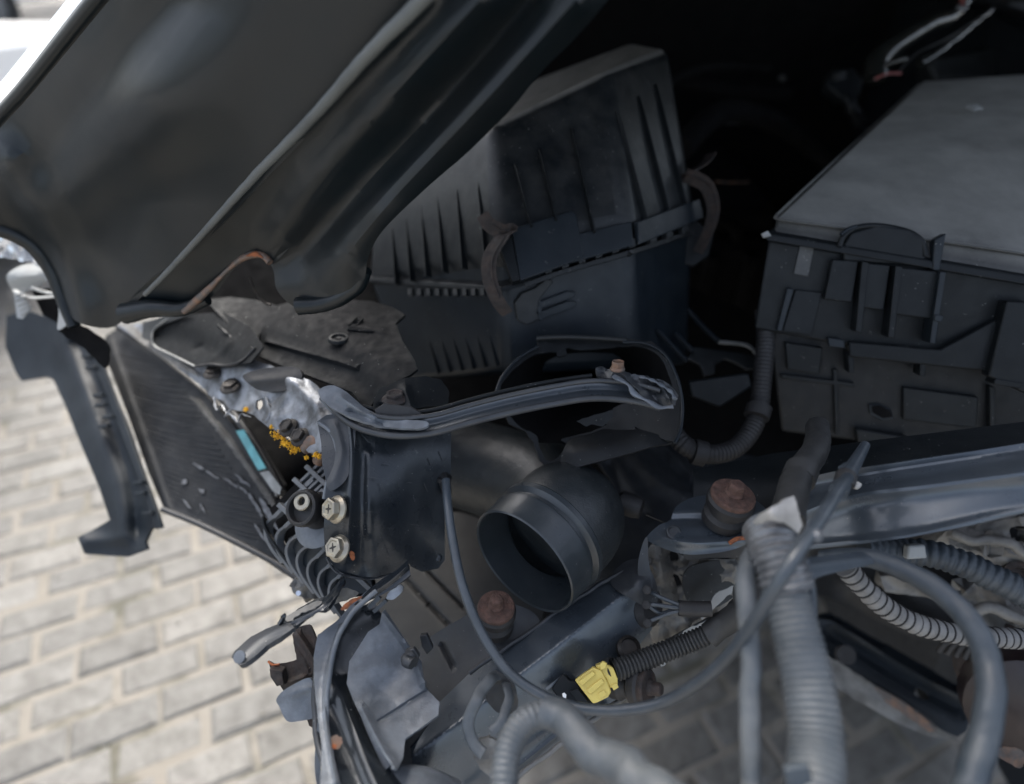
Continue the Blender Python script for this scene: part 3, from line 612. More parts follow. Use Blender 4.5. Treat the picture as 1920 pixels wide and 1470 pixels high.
# black cover between radiator and support
g = thing('radiator_seal', 'smooth black seal panel between radiator and silver cross member', 'seal panel', P(520,900,.9))
sheet('seal_sheet', [(425,758,.925),(470,768,.90),(530,815,.87),(600,860,.84),(640,900,.85),(600,940,.88),(540,935,.88),(512,915,.87),(470,835,.90)], M['deep'], g, dfn=surf([(425,758,.93),(470,768,.94),(600,860,.9),(600,940,.92),(512,925,.86),(470,840,.905)]), step=14)
tube('seal_edge', [(428,760,.915),(466,808,.905),(506,866,.878),(534,910,.86)], .003, M['rubber'], g, n=8)
# ================================================================== crumpled aluminium cross member
g = thing('cross_member', 'crumpled bare silver cross member with rusty bolts and yellow foam crumbs', 'cross member', P(480,760,.8))
cd = surf([(225,612,1.06),(400,700,.84),(470,700,.80),(520,760,.745),(600,800,.69),(560,840,.70),(600,720,.72),(300,650,.98),(440,760,.80)])
sheet('alloy_plate', [(222,612),(262,606),(330,640),(372,672),(420,668),(470,672),(520,690),(580,712),(615,740),(640,790),(628,820),(600,850),(578,848),(552,828),(530,812),(498,798),(476,778),(455,770),(432,768),(420,752),(398,745),(372,720),(300,664),(250,632)], M['alu'], g, dfn=cd, curved=False, step=7, thick=.003, rough=1.2, dent=(.0055,20,1), bev=.0006,
    ridges=[([(300,640),(380,690),(430,752)],7,-.003), ([(440,680),(500,700),(560,720)],14,.006), ([(480,740),(498,775)],8,-.004), ([(530,700),(590,760),(600,810)],12,.009), ([(470,700),(500,760),(520,800)],7,.004)], holes=[[(481,752),(490,750),(492,762),(484,768),(479,762)]])
for x, y, r in ((402,697,.0088),(434,724,.0088)):
    hex_bolt(g, P(x,y,cd(x,y)-.004), V(-.15,.75,.65), r, M['bolt_dark'], flange=1.65, h=.75)
for x, y, r in ((541,802,.0077),(563,820,.0077)):
    hex_bolt(g, P(x,y,cd(x,y)-.005), V(-.35,.55,.75), r, M['bolt_dark'], flange=1.5, h=.95)
for k, (x, y, s) in enumerate(((519,815,9),(543,834,10),(556,838,8),(534,830,7),(530,821,4),(528,798,3),(462,768,4),(552,845,6),(592,852,4),(575,858,3),(598,856,3),(535,805,3),(509,800,3))):
    rr = random.Random(k); V_ = []; F_ = []; c = P(x,y,cd(x,y)-.002)
    for q in range(60):
        v = Vector((rr.gauss(0,1),rr.gauss(0,1),rr.gauss(0,1)))*s*.0003*1.0; a = Vector((rr.gauss(0,1),rr.gauss(0,1),rr.gauss(0,1))).normalized()*.0016; b3 = a.cross(Vector((rr.gauss(0,1),rr.gauss(0,1),rr.gauss(0,1)))).normalized()*.0011
        k2 = len(V_); V_ += [c+v-a, c+v+b3, c+v+a, c+v+b3.cross(a).normalized()*.001]; F_ += [(k2,k2+1,k2+2),(k2,k2+2,k2+3),(k2,k2+3,k2+1),(k2+1,k2+3,k2+2)]
    mk('foam_crumb', V_, F_, M['foam'], g, smooth=False)
for k, q in enumerate((((432,768),(420,782),(430,775),(445,792),(452,776),(470,782)), ((400,745),(408,770),(418,760),(425,776)), ((484,750),(498,748),(508,770),(498,790),(490,785)))):
    tube('torn_edge', [(x,y,cd(x,y)-.003) for x,y in q], lambda t: .0015+.0005*math.sin(t*31), M['alu'], g, n=5, jitter=.002, flat=.45, ang=20)
tube('crushed_tube', [(575,838,.70),(598,826,.69),(606,850,.70),(600,868,.71)], .0075, M['rust_steel'], g, n=10, jitter=.005)
# plastic trim panel under bonnet tip
g = thing('grille_trim', 'thin pale edged black plastic trim wedge under the bonnet tip', 'trim panel', P(380,660,.85))
td = surf([(225,605,1.0),(290,620,.95),(290,648,.93),(370,686,.84),(420,690,.80),(480,640,.80),(440,590,.86),(340,585,.92)])
sheet('trim_panel', [(286,622),(300,606),(345,590),(420,585),(470,612),(494,650),(470,680),(430,688),(380,686),(366,688),(330,668),(290,650),(284,636)], M['plate_matt'], g, dfn=td, curved=False, step=9, thick=.002, rough=.5, ridges=[([(300,630),(380,650),(430,680)],22,-.008), ([(365,655),(380,648)],4,-.004), ([(430,640),(410,665),(395,672)],6,.004)], bev=.0005)
tube('light_edge', [(318,596,.93),(290,616,.935),(285,634,.93),(292,650,.925),(330,669,.88),(368,688,.84)], .0013, M['sticker'], g, n=6)
tube('dark_lip', [(366,687,.84),(395,683,.825),(425,685,.80),(455,675,.79),(478,652,.79)], .0016, M['rubber'], g, n=6)
sheet('trim_fold', [(268,604),(320,590),(360,588),(300,610),(286,620),(282,638),(266,634)], M['plastic'], g, dfn=lambda x,y: td(x,y)-.008, curved=False, step=8, rough=1)
sheet('pale_edge_strip', [(224,606),(245,604),(268,628),(300,652),(366,696),(372,706),(330,686),(260,640)], M['alu_dirty'], g, dfn=lambda x,y: td(x,y)+.02, curved=False, step=8, thick=.002)
tube('inner_rib', [(408,610,.85),(440,640,.83),(438,655,.83),(410,670,.83)], .0018, M['plastic'], g, n=6)
# ================================================================== radiator top cover
g = thing('radiator_top_cover', 'long cracked matt black cover plate with one round push clip', 'cover plate', P(640,680,.74))
kd = surf([(385,560,.90),(480,660,.81),(560,560,.86),(700,740,.68),(780,690,.70),(690,580,.82),(500,560,.88),(620,690,.74),(790,660,.72),(735,560,.85)])
sheet('main_plate', [(496,600),(520,572),(560,562),(640,560),(700,565),(735,575),(760,590),(742,606),(755,640),(778,676),(783,692),(770,702),(720,728),(704,746),(690,772),(680,760),(660,735),(600,712),(540,690),(486,668),(480,650),(486,632)], M['plate_matt'], g, dfn=kd, curved=False, step=9, thick=.003, rough=.2, bev=.0008, dent=(.0009,26),
    ridges=[([(486,650),(600,690),(660,712),(700,760)],24,-.014), ([(655,655),(690,660),(760,700)],16,.004), ([(660,610),(720,622)],5,.005), ([(500,640),(640,680),(668,690)],5,.006)])
sheet('broken_end', [(384,562),(430,556),(480,562),(530,575),(524,588),(500,606),(486,628),(482,660),(470,664),(446,634),(410,590)], M['plate_matt'], g, dfn=lambda x,y: kd(x,y)+.004, curved=False, step=9, thick=.003, rough=.4, bev=.0008, ridges=[([(395,575),(450,625),(478,655)],9,.007)])
pc = lathe('push_clip', P(635,637,kd(635,637)-.003), V(.05,.85,.5), [(.0125,-.001),(.0125,.002),(.0115,.0035),(.0085,.0038),(.008,.0015),(.0035,.0012),(.003,.003)], M['plastic'], g, n=28)
tube('raised_rib', [(664,607,kd(664,607)-.004),(672,600,kd(672,600)-.005)], .0012, M['plastic'], g, n=6)
for q in (((652,618),(700,622)), ((655,610),(668,596)), ((668,612),(680,598))):
    tube('molded_rib', [(x,y,kd(x,y)-.003) for x,y in q], .0016, M['plate_matt'], g, n=6)
for x0,y0,x1,y1 in ((446,520,460,560),(462,522,492,560)): pass
g2 = thing('loose_rubber_tab', 'dark rubber tab sticking out over the silver cross member', 'rubber tab', P(510,710,.77))
sheet('tab', [(455,708),(466,698),(500,690),(550,688),(566,700),(560,722),(535,732),(500,734),(478,728)], M['rubber'], g2, dfn=surf([(455,708,.765),(560,722,.735),(520,690,.755),(500,734,.755)]), step=7, thick=.006, bev=.0012, ridges=[([(470,716),(550,706)],9,.004)])
# push pin arch behind the cover
g = thing('bonnet_stay_clip', 'thin bent metal stay poking out below the bonnet fold', 'stay clip', P(480,540,.8))
tube('stay', [(468,520,.80),(482,552,.80),(497,568,.80),(508,572,.8)], .0016, M['bolt_dark'], g, n=8)
# ================================================================== air filter box
g = thing('air_filter_box', 'tall ribbed black air filter box tilted in the middle of the bay', 'air filter box', P(1100,690,.95))
top = [(700,345,1.00),(925,232,.80),(1138,128,.80),(1256,92,.93),(1190,74,1.02),(940,170,1.12)]
rim = [(688,520,.98),(938,462,.775),(1180,420,.785),(1302,378,.90),(1240,330,1.05),(900,360,1.12)]
mid = [(700,560,1.00),(950,535,.80),(1185,470,.81),(1292,440,.90),(1240,400,1.05),(900,420,1.12)]
bot = [(760,720,.98),(945,700,.83),(1190,690,.84),(1290,690,.92),(1250,600,1.05),(960,600,1.10)]
loft('cover', [mid, rim, top], M['cover'], g, bev=.015, segs=6)
# cover faces to seat the ribs on
f1 = surf([rim[1], rim[2], top[1], top[2]]); f2 = surf([rim[2], rim[3], top[2], top[3]]); f0 = surf([rim[0], rim[1], top[0], top[1]])
def rib(x0, y0, x1, y1, f, h=.015, w=.0014, m='plastic'):
    a, b_ = P(x0,y0,f(x0,y0)), P(x1,y1,f(x1,y1)); n = (P(x1+20,y1,f(x1+20,y1))-a).cross(b_-a).normalized()
    if n.dot(C3-a) < 0: n = -n
    s = (b_-a).cross(n).normalized()*w; V_ = []
    for e in (-1,1): V_ += [a+s*e-n*.003, b_+s*e-n*.003, b_+s*e*.6+n*h, a+(b_-a)*.12+s*e*.6+n*h*.35, a+s*e+n*.0005]
    mk('rib', V_, [(4,3,2,1,0),(5,6,7,8,9)]+[(i,(i+1)%5,(i+1)%5+5,i+5) for i in range(5)], M[m], g, bev=.0004, segs=2)
for q in ((966,306,996,430),(1012,278,1042,418),(1074,240,1113,440)): rib(*q, lambda x, y: f1(x,y)-.008, h=.012, w=.0017)
for q in ((1159,208,1209,416),(1199,180,1251,402),(1231,157,1283,390)): rib(*q, lambda x, y: f2(x,y)-.004, h=.006, w=.0015)
for x0,y0,x1,y1 in ((896,338,918,500),(857,343,874,505),(820,352,838,512),(790,372,806,520),(762,400,776,528),(736,420,748,534)): rib(x0,y0,x1,y1,f0,h=.008)
# rim flange, clips plates and toothed seam
def band(name, a, b_, hgt, f, h0, h1, m='plastic', **kw):
    (x0,y0),(x1,y1) = a, b_
    return prism(name, [(x0,y0),(x1,y1),(x1+hgt*.16,y1+hgt),(x0+hgt*.16,y0+hgt)], f, h0, h1, M[m], g, **kw)
prism('clip_plate', [(958,436),(1070,403),(1078,410),(1092,486),(1060,502),(975,532)], f1, .004, .013, M['plastic_blue'], g, bev=.0012)
prism('clip_plate_edge', [(930,452),(956,437),(975,530),(960,534)], f1, -.004, .012, M['plastic'], g, bev=.001)
prism('front_band', [(1054,452),(1180,422),(1184,466),(1064,500),(1056,488)], f1, .006, .012, M['plastic_blue'], g, bev=.0012)
prism('side_band', [(1180,422),(1298,378),(1306,414),(1184,464)], f2, .006, .012, M['plastic_blue'], g, bev=.0012)
loft('seam_flange', [[(690,520,.975),(940,538,.775),(1184,468,.785),(1300,432,.89),(1240,390,1.05),(900,420,1.12)],[(690,528,.975),(940,548,.775),(1186,477,.785),(1300,441,.89),(1240,398,1.05),(900,428,1.12)]], M['plastic'], g, bev=.0008, segs=1)
for k in range(9):
    x = 1020+k*31; y = 508-k*9.5; f = f1 if x < 1180 else f2
    prism('seam_tooth', [(x,y-6),(x+12,y-9),(x+14,y+6),(x+2,y+10)], lambda a,b_: f(a,b_)-.001, .002, .010, M['plastic_dirty'], g, bev=.0006)
strip('seam_ledge', [(985,535),(1060,508),(1180,474),(1300,434)], 8, lambda x,y: (f1(x,y) if x<1180 else f2(x,y))-.012, M['plastic_dirty'], g, thick=.003, rough=.4, step=6)
for k in range(9):
    x = 770+k*17; prism('seam_tooth', [(x,543),(x+8,543),(x+9,556),(x+1,556)], f0, .001, .006, M['plastic'], g, bev=.0004)
loft('lower_body', [bot, [(x,y,d+.008) for x,y,d in rim]], M['plastic_blue'], g, bev=.012, segs=5)
f3 = plane(mid[0], mid[1], bot[1]); f4 = plane(mid[1], mid[2], bot[1])
for k in range(6): rib(790+k*24, 572+k*4, 826+k*22, 700-k*3, lambda x,y: f3(x,y), h=.006)
for q in ([(1004,566),(1060,544),(1076,546),(1072,556),(1012,576)], [(1006,584),(1062,562),(1078,564),(1074,574),(1014,596)], [(1002,560),(1010,558),(1016,598),(1008,600)]):
    prism('molded_lug', q, f4, -.004, .011, M['plastic_blue'], g, bev=.0009)
prism('clip_hook', [(962,566),(975,548),(1000,538),(1022,520),(1034,526),(1008,560),(1004,584),(1010,596),(984,607),(968,598)], f4, 0, .012, M['plastic_dirty'], g, bev=.0012)
def clip(label, path, w, f, m):
    t = thing('spring_clip', label, 'spring clip', P(*path[0]), 'spring clips holding the air filter cover'); wp = [Vector(q) for q in cr([tuple(P(*q)) for q in path], 7)]
    V_ = []; s0 = V(*w)
    for i, p in enumerate(wp):
        tt = (wp[min(i+1,len(wp)-1)]-wp[max(i-1,0)]).normalized(); s = (s0-tt*s0.dot(tt)).normalized(); n = tt.cross(s)
        wd = f*(1-.25*abs(2*i/(len(wp)-1)-1))
        V_ += [p+s*wd, p-s*wd, p-s*wd+n*.0013, p+s*wd+n*.0013]
    F_ = [(i*4+k, i*4+(k+1)%4, (i+1)*4+(k+1)%4, (i+1)*4+k) for i in range(len(wp)-1) for k in range(4)]+[(0,1,2,3),tuple(len(V_)-1-k for k in range(4))]
    mk('clip_band', V_, F_, m, t, bev=.0003, segs=1)
    tube('clip_wire', [(x+5,y,d-.004) for x,y,d in path[1:-1]], .0011, m, t, n=6); return t
clip('rusty curved spring clip on the left corner of the air box', [(905,402,.765),(916,420,.76),(938,432,.757),(958,434,.755),(942,445,.75),(920,480,.745),(918,520,.745),(932,560,.75),(952,588,.76)], (.9,.2,.35), .0105, M['rust_dark'])
clip('rust brown spring clip on the right edge of the air box', [(1334,288,.90),(1322,306,.89),(1300,320,.885),(1284,328,.88),(1302,334,.875),(1326,350,.87),(1338,390,.868),(1330,430,.87),(1308,474,.875)], (.75,.1,.65), .0105, M['rust_dark'])
prism('clip_guard', [(1278,415),(1300,408),(1340,440),(1330,480),(1300,500),(1272,490)], lambda x,y:.90, -.02, .0, M['plastic'], g, bev=.002)
# mounting foot on the right
ft = surf([(1230,610,.86),(1290,600,.90),(1420,650,.90),(1420,690,.88),(1300,680,.86),(1320,720,.86)])
def bar(name, pts, w, f, th=.006, m='plastic_blue', dz=0): return strip(name, pts, w, lambda x,y: f(x,y)-dz, M[m], g, thick=th, step=5, bev=.0006)
bar('foot_strut', [(1234,616),(1262,646),(1290,676)], 5, ft); bar('foot_strut', [(1292,578),(1320,610),(1350,638)], 5, ft); bar('foot_strut', [(1268,622),(1300,655),(1318,668)], 5, ft)
sheet('foot_plate', [(1290,672),(1304,650),(1318,652),(1362,658),(1395,662),(1422,668),(1422,690),(1400,692),(1380,680),(1360,672),(1342,682),(1340,700),(1322,706),(1314,684)], M['plastic_dirty'], g, dfn=ft, curved=False, step=6, thick=.005, bev=.0009)
strip('foot_ledge', [(1348,640),(1400,646),(1420,664)], 4, lambda x,y: ft(x,y)+.01, M['sticker'], g, thick=.003, step=5)
# ================================================================== broken intake mouth
g = thing('intake_mouth', 'big torn oval black air intake mouth below the air box', 'air duct', P(1100,860,.72))
md = surf([(930,720,.73),(1010,640,.77),(1150,632,.76),(1240,660,.72),(1280,740,.69),(1268,830,.66),(1180,850,.69),(1050,880,.71),(960,800,.72)])
# inner tunnel
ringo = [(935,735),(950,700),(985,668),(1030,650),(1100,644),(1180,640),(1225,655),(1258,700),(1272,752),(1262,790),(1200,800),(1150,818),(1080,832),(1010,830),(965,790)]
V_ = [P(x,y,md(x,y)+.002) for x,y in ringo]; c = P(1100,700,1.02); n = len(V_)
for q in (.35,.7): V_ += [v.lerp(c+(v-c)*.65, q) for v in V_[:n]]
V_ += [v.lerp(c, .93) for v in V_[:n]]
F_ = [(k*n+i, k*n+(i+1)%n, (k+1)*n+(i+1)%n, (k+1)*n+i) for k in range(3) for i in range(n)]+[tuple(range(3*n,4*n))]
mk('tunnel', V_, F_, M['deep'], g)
sheet('mouth_shell', [(928,736),(940,706),(975,668),(1010,648),(1006,632),(1100,628),(1180,636),(1222,640),(1248,660),(1268,700),(1279,750),(1278,800),(1268,830),(1240,822),(1205,806),(1190,800),(1196,812),(1204,822),(1150,840),(1110,862),(1060,878),(1030,880),(1012,864),(1000,830),(985,808),(955,795),(945,775)],
   M['matt'], g, dfn=md, curved=False, step=9, thick=.0035, rough=1.0, bev=.0008,
   holes=[[(938,730),(960,696),(1000,666),(1040,660),(1046,668),(1062,664),(1064,652),(1090,656),(1160,650),(1200,650),(1236,668),(1256,710),(1262,750),(1230,742),(1160,760),(1146,770),(1140,785),(1108,790),(1138,794),(1110,808),(1080,816),(1052,824),(1062,836),(1040,862),(1024,862),(1012,838),(1004,815),(975,800),(950,770)]])
tube('rim_bead', [(1006,634,.765),(1060,632,.762),(1120,634,.755),(1175,638,.745)], .0032, M['plastic_dirty'], g, n=8)
tube('rim_bead', [(1168,642,.742),(1210,644,.73),(1246,664,.712),(1268,704,.695),(1279,752,.682),(1277,800,.668),(1266,830,.655)], .0019, M['plastic_blue'], g, n=8)
tube('rim_bead', [(930,736,.727),(942,706,.735),(972,672,.75),(1008,650,.76)], .0018, M['plastic_blue'], g, n=8)
sheet('torn_flap', [(1080,790),(1108,780),(1148,768),(1150,780),(1130,800),(1110,796),(1098,800)], M['matt'], g, dfn=lambda x,y:.70, rough=1.2, step=6, curved=False)
sheet('lower_shell', [(1050,872),(1066,826),(1110,812),(1160,795),(1205,806),(1262,826),(1220,838),(1180,850),(1120,866),(1070,878)], M['matt'], g, dfn=surf([(1050,872,.70),(1066,826,.715),(1160,795,.72),(1262,826,.67),(1120,866,.68)]), step=9, thick=.003, ridges=[([(1070,845),(1220,815)],22,.012)])
prism('brace_plate', [(1290,716),(1404,700),(1412,725),(1350,765),(1296,745)], lambda x,y:.80+.0001*(y-700), -.01, 0, M['plastic'], g, bev=.003)
# ================================================================== intake elbow
g = thing('intake_elbow', 'dusty black intake elbow pipe with an open collared end', 'intake pipe', P(1000,1150,.7))
c0 = P(980,1054,.655); axo = V(-.64,-.46,.62); sc = .665/F
Rm = 113*sc
def eprof(pr, **kw): return lathe_geo(c0, axo, pr, n=64, **kw)
v, f = eprof([(Rm*.965,-.075),(Rm*.965,.0),(Rm*.99,.0015),(Rm*1.01,0),(Rm*1.015,-.022),(Rm*1.03,-.026),(Rm*1.03,-.030),(Rm*.975,-.033),(Rm*.975,-.037),(Rm*1.055,-.041),(Rm*1.055,-.047),(Rm*1.0,-.052),(Rm*1.02,-.075)], closed=True)
mk('collar', v, f, M['collar'], g, ang=30)
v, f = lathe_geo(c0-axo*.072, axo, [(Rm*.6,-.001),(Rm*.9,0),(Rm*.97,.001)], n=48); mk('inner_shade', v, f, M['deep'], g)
# bend: sweep from collar back and to the left
pts = [tuple(c0-axo*.046), tuple(c0-axo*.075), tuple(P(1052,968,.742)), tuple(P(1020,920,.79)), tuple(P(930,885,.835)), tuple(P(800,850,.86))]
v, f = tube_geo(pts, lambda t: Rm*(1.02 if t < .15 else 1.02-.10*(t-.15)), n=48, seg=10, px=False); mk('bend', v, f, M['elbow'], g, ang=60)
tube('mold_seam', [(1152,950,.715),(1148,990,.69),(1120,1035,.665),(1082,1072,.645)], .0006, M['plastic_blue'], g, n=6)
# ================================================================== fan shroud lattice
g = thing('fan_shroud_lattice', 'grey black plastic lattice of crossing ribs between radiator and bracket', 'lattice', P(600,1100,.7))
sd_ = surf([(492,965,.745),(600,868,.73),(690,1060,.68),(640,1115,.68),(560,980,.70),(500,1000,.74)])
sheet('back_panel', [(540,1010),(600,975),(640,1000),(690,1060),(700,1110),(640,1118),(600,1090),(560,1050)], M['plastic_blue'], g, dfn=lambda x,y: sd_(x,y)+.012, curved=False, step=12, thick=.003)
# slanting long bars (down-right) 
for a in (((497,958),(640,1105)), ((540,925),(560,948),(690,1085)), ((573,892),(615,940)), ((492,968),(520,1030),(570,1090),(600,1110))):
    pass
LB = [((520,945),(700,1112)), ((549,897),(618,962)), ((572,873),(640,935))]
for (a, b_) in LB: strip('long_bar', [a, ((a[0]+b_[0])/2,(a[1]+b_[1])/2), b_], 9, lambda x,y: sd_(x,y)-.008, M['lattice'], g, thick=.006, step=6, bev=.0006)
dl = lambda x, y: sd_(x,y)-.004
for k in range(7):      # ribs that cross the long bar and hook down over the edge
    x0, y0 = 512+k*20, 970+k*19
    strip('cross_rib', [(x0+(74 if k < 4 else 44), y0-(72 if k < 4 else 40)), (x0+30,y0-30), (x0,y0)], 7, dl, M['lattice'], g, thick=.007, step=6, bev=.0005)
    strip('hooked_rib', [(x0+2,y0-2),(x0-12,y0+10),(x0-16,y0+30),(x0-6,y0+56),(x0+16,y0+86)], 5, lambda x,y: sd_(x,y)-.001+.0001*(y-y0), M['lattice'], g, thick=.010, step=6, bev=.0005)
for k in range(8):
    a = (562+k*7.5, 903+k*7.5); strip('cross_rib', [a, (a[0]+22,a[1]-21), (a[0]+48,a[1]-46)], 5, dl, M['lattice'], g, thick=.006, step=6, bev=.0005)
strip('edge_bar', [(492,968),(496,990),(520,1030),(556,1075),(600,1116)], 5, lambda x,y: .738-(y-970)*.00025, M['plastic'], g, thick=.012, step=8, bev=.0008)
sheet('gap_shade_sheet', [(505,955),(600,862),(660,940),(710,1115),(640,1122),(585,1085),(530,1010)], M['deep'], g, dfn=lambda x,y: sd_(x,y)+.028, curved=False)  # added black sheet, keeps lattice gaps dark against the bright ground
# rubber bushing
g = thing('rubber_bushing', 'round black rubber bushing with pale metal sleeve beside the brass bolts', 'bushing', P(590,1000,.68))
bx = V(-.34,.26,.90)
lathe('flange_washer', P(596,978,.675), V(-.3,.38,.87), [(.0275,-.0015),(.0280,.0),(.0255,.0015),(.019,.004),(.016,.004)], M['paint_pale'], g, wob=.03, n=40)
lathe('rubber_body', P(588,956,.665), bx, [(.0185,-.014),(.0195,-.006),(.0175,0),(.0165,.006),(.0185,.011),(.0190,.018),(.0180,.0215),(.0160,.0225),(.0145,.0215),(.0140,.014)], M['rubber'], g, n=40)
lathe('sleeve', P(568,940,.652), bx, [(.0098,-.010),(.0098,.002),(.0088,.003),(.0048,.003),(.0040,.002),(.0040,-.010)], M['zinc'], g, closed=True, n=32)
lathe('inner_ring', P(570,941,.655), bx, [(.0135,-.008),(.0135,-.002),(.0128,-.001),(.0118,-.002),(.0118,-.008)], M['matt'], g, closed=True, n=32)
lathe('lower_body', P(608,994,.69), bx, [(.018,-.02),(.018,0),(.012,.004)], M['rubber'], g)
# ================================================================== painted support bracket
g = thing('support_bracket', 'big dark painted steel bracket with curved left edge and two brassy bolts', 'bracket', P(730,1085,.66))
bd = surf([(608,800,.655),(660,790,.65),(850,800,.70),(845,1060,.69),(612,1060,.635),(680,950,.62),(760,950,.655)])
sheet('pressed_panel', [(595,790),(612,778),(660,772),(760,792),(846,796),(845,880),(842,920),(834,960),(834,1050),(822,1066),(790,1072),(770,1062),(764,1052),(740,1072),(700,1084),(664,1082),(640,1074),(620,1055),(609,1030),(607,990),(610,940),(612,905),(604,870),(602,830)], M['panel'], g, dfn=bd, curved=False, step=8, thick=.003, bev=.0008, dent=(.0008,30),
    ridges=[([(655,790),(660,850),(656,950),(650,1040)],10,.0075), ([(690,830),(682,900),(680,1060)],14,-.006), ([(760,850),(840,860)],60,.004), ([(690,850),(690,1000)],8,.004), ([(770,1000),(815,1040)],26,-.003)])
tube('curved_edge', [(598,792,.652),(622,812,.646),(632,845,.641),(628,875,.64),(614,905,.642),(608,935,.642)], .0023, M['paint_pale'], g, n=8)
sheet('edge_flange', [(600,790),(640,785),(665,800),(662,860),(648,900),(622,920),(612,905),(626,870),(628,830),(612,805)], M['paint_dusty'], g, dfn=lambda x,y: bd(x,y)-.006, step=7, thick=.0025, ridges=[([(628,800),(640,850),(625,905)],8,.004)])
tube('lower_rim', [(612,1045,.633),(630,1072,.635),(668,1084,.64),(706,1084,.65),(745,1070,.66)], .0012, M['paint_dusty'], g, n=6)
for x,y,s in ((660,1041,.0018),):
    sheet('rust_scratch', [(x-3,y-8),(x+4,y-4),(x+5,y+6),(x,y+9),(x-4,y+3)], M['rust_orange'], g, dfn=lambda a,b_: bd(a,b_)-.0105, rough=1.5, step=5, thick=.0004)
rr = random.Random(4)
for k in range(16):
    x, y = rr.uniform(690,835), rr.uniform(850,1050); ln = rr.uniform(6,26); an = rr.choice((0,.15,1.2,-.4)); ux, uy = math.cos(an), math.sin(an)
    strip('scratch', [(x-ux*ln/2,y-uy*ln/2),(x,y+rr.uniform(-1,1)),(x+ux*ln/2,y+uy*ln/2)], 1.3, lambda a_,b_: bd(a_,b_)-.0052, M['paint_dusty'], g, thick=.0003, step=5)
hex_bolt(g, P(632,955,bd(632,955)-.0085), V(-.62,.18,.76), .0098, M['zinc'], flange=1.38, h=1.05, cross=M['bolt_dark'], rot=.3)
hex_bolt(g, P(636,1028,bd(636,1028)-.0085), V(-.52,.28,.80), .0098, M['zinc'], flange=1.38, h=.9, cross=M['bolt_dark'], rot=.55)
lathe('rivet', P(820,1045,.685), V(0,.2,1), [(.005,-.001),(.005,.0008),(.0035,.002)], M['paint'], g)
# grommet where the thin cable leaves
gr = thing('cable_grommet', 'small black grommet clipped on the right edge of the painted bracket', 'grommet', P(832,905,.68))
tube('grommet_body', [(828,888,.69),(834,905,.68),(838,925,.675)], lambda t: .0075-.0025*t, M['rubber'], gr, n=12)
lathe('collar', P(832,897,.683), V(0,1,.3), [(.0085,-.002),(.0085,.002),(.007,.003)], M['rubber'], gr)
# ================================================================== curved cross bar
g = thing('latch_cross_bar', 'curved black channel bar sweeping across the intake mouth to a crumpled tab', 'bar', P(720,810,.65))
def chan(name, pl, wpx, m, th=.01, **kw): return strip(name, [p[:2] for p in pl], wpx, surf(pl), M[m], g, thick=th, step=7, **kw)
BP = [(612,742,.665),(640,772,.645),(680,796,.632),(740,808,.625),(810,803,.625),(880,784,.63),(960,764,.635),(1040,748,.637),(1110,738,.637),(1180,742,.632),(1238,756,.625)]
fb = surf(BP)
strip('channel_web', [(x,y-8) for x,y,d in BP], lambda t: 38-8*t, lambda x,y: fb(x,y)+.002, M['rail'], g, thick=.003, step=6, bev=.0006, ridges=[([(x,y-6) for x,y,d in BP],9,-.005)])
tube('lower_flange', [(x,y+9,d-.003) for x,y,d in BP], .0036, M['paint_dusty'], g, n=8)
tube('upper_flange', [(x,y-24,d-.001) for x,y,d in BP[1:]], .0026, M['paint_dusty'], g, n=8)
tube('back_flange', [(x,y-34,d+.01) for x,y,d in BP[2:9]], .0024, M['plastic'], g, n=8)
sheet('left_wing', [(596,735),(620,722),(650,735),(690,768),(740,785),(800,790),(790,803),(720,800),(660,782),(618,762)], M['paint_pale'], g, dfn=surf([(596,735,.645),(650,735,.645),(740,785,.624),(800,795,.615),(660,782,.627)]), step=8, thick=.003, rough=.6, ridges=[([(640,745),(700,785)],7,.006), ([(655,770),(720,795)],5,-.005)])  # pale paint puts the wing's bright highlight into its colour
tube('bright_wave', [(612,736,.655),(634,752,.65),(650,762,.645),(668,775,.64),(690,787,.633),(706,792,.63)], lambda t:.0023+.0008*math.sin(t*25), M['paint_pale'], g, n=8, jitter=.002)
# bracket stack in the middle left
sheet('hinge_plate', [(700,750),(712,728),(760,708),(800,705),(828,712),(842,735),(840,760),(800,762),(760,770),(790,782),(740,778),(700,770)], M['plastic'], g, dfn=surf([(700,750,.645),(760,708,.67),(840,735,.67),(790,782,.63)]), curved=False, step=7, thick=.004, rough=.8, bev=.0006, ridges=[([(760,730),(770,760)],8,.006),([(715,760),(790,775)],4,-.005)])
prism('stack_plate', [(702,768),(720,756),(770,762),(792,776),(786,790),(740,786),(704,778)], lambda x,y:.628, -.006, 0, M['rubber'], g, bev=.001)
hex_bolt(g, P(741,748,.648), V(0,.85,.5), .0085, M['rust_dark'], flange=1.6, h=.8)
# crumpled right end
ed = surf([(1120,690,.65),(1215,735,.625),(1270,735,.62),(1262,765,.615),(1160,710,.635)])
sheet('end_tab', [(1118,690),(1160,692),(1200,705),(1240,712),(1262,728),(1272,742),(1266,758),(1244,764),(1226,754),(1206,748),(1186,728),(1160,712),(1120,706)], M['paint_dusty'], g, dfn=ed, curved=False, step=5, thick=.003, rough=1.5, dent=(.006,60,1), bev=.0005, ridges=[([(1170,705),(1200,735)],6,.008),([(1210,712),(1235,755)],6,-.007),([(1240,722),(1258,752)],5,.008)])
tube('end_fold', [(1150,705,.63),(1178,722,.622),(1190,738,.618),(1215,752,.612),(1238,764,.61),(1262,762,.608)], lambda t:.0035+.0013*math.sin(t*19), M['paint_pale'], g, n=8, jitter=.0012, flat=.5)
tube('end_fold', [(1200,706,.63),(1230,716,.622),(1256,732,.616),(1266,748,.61)], lambda t:.0026+.001*math.sin(t*27), M['paint_pale'], g, n=8, jitter=.0012, flat=.5)
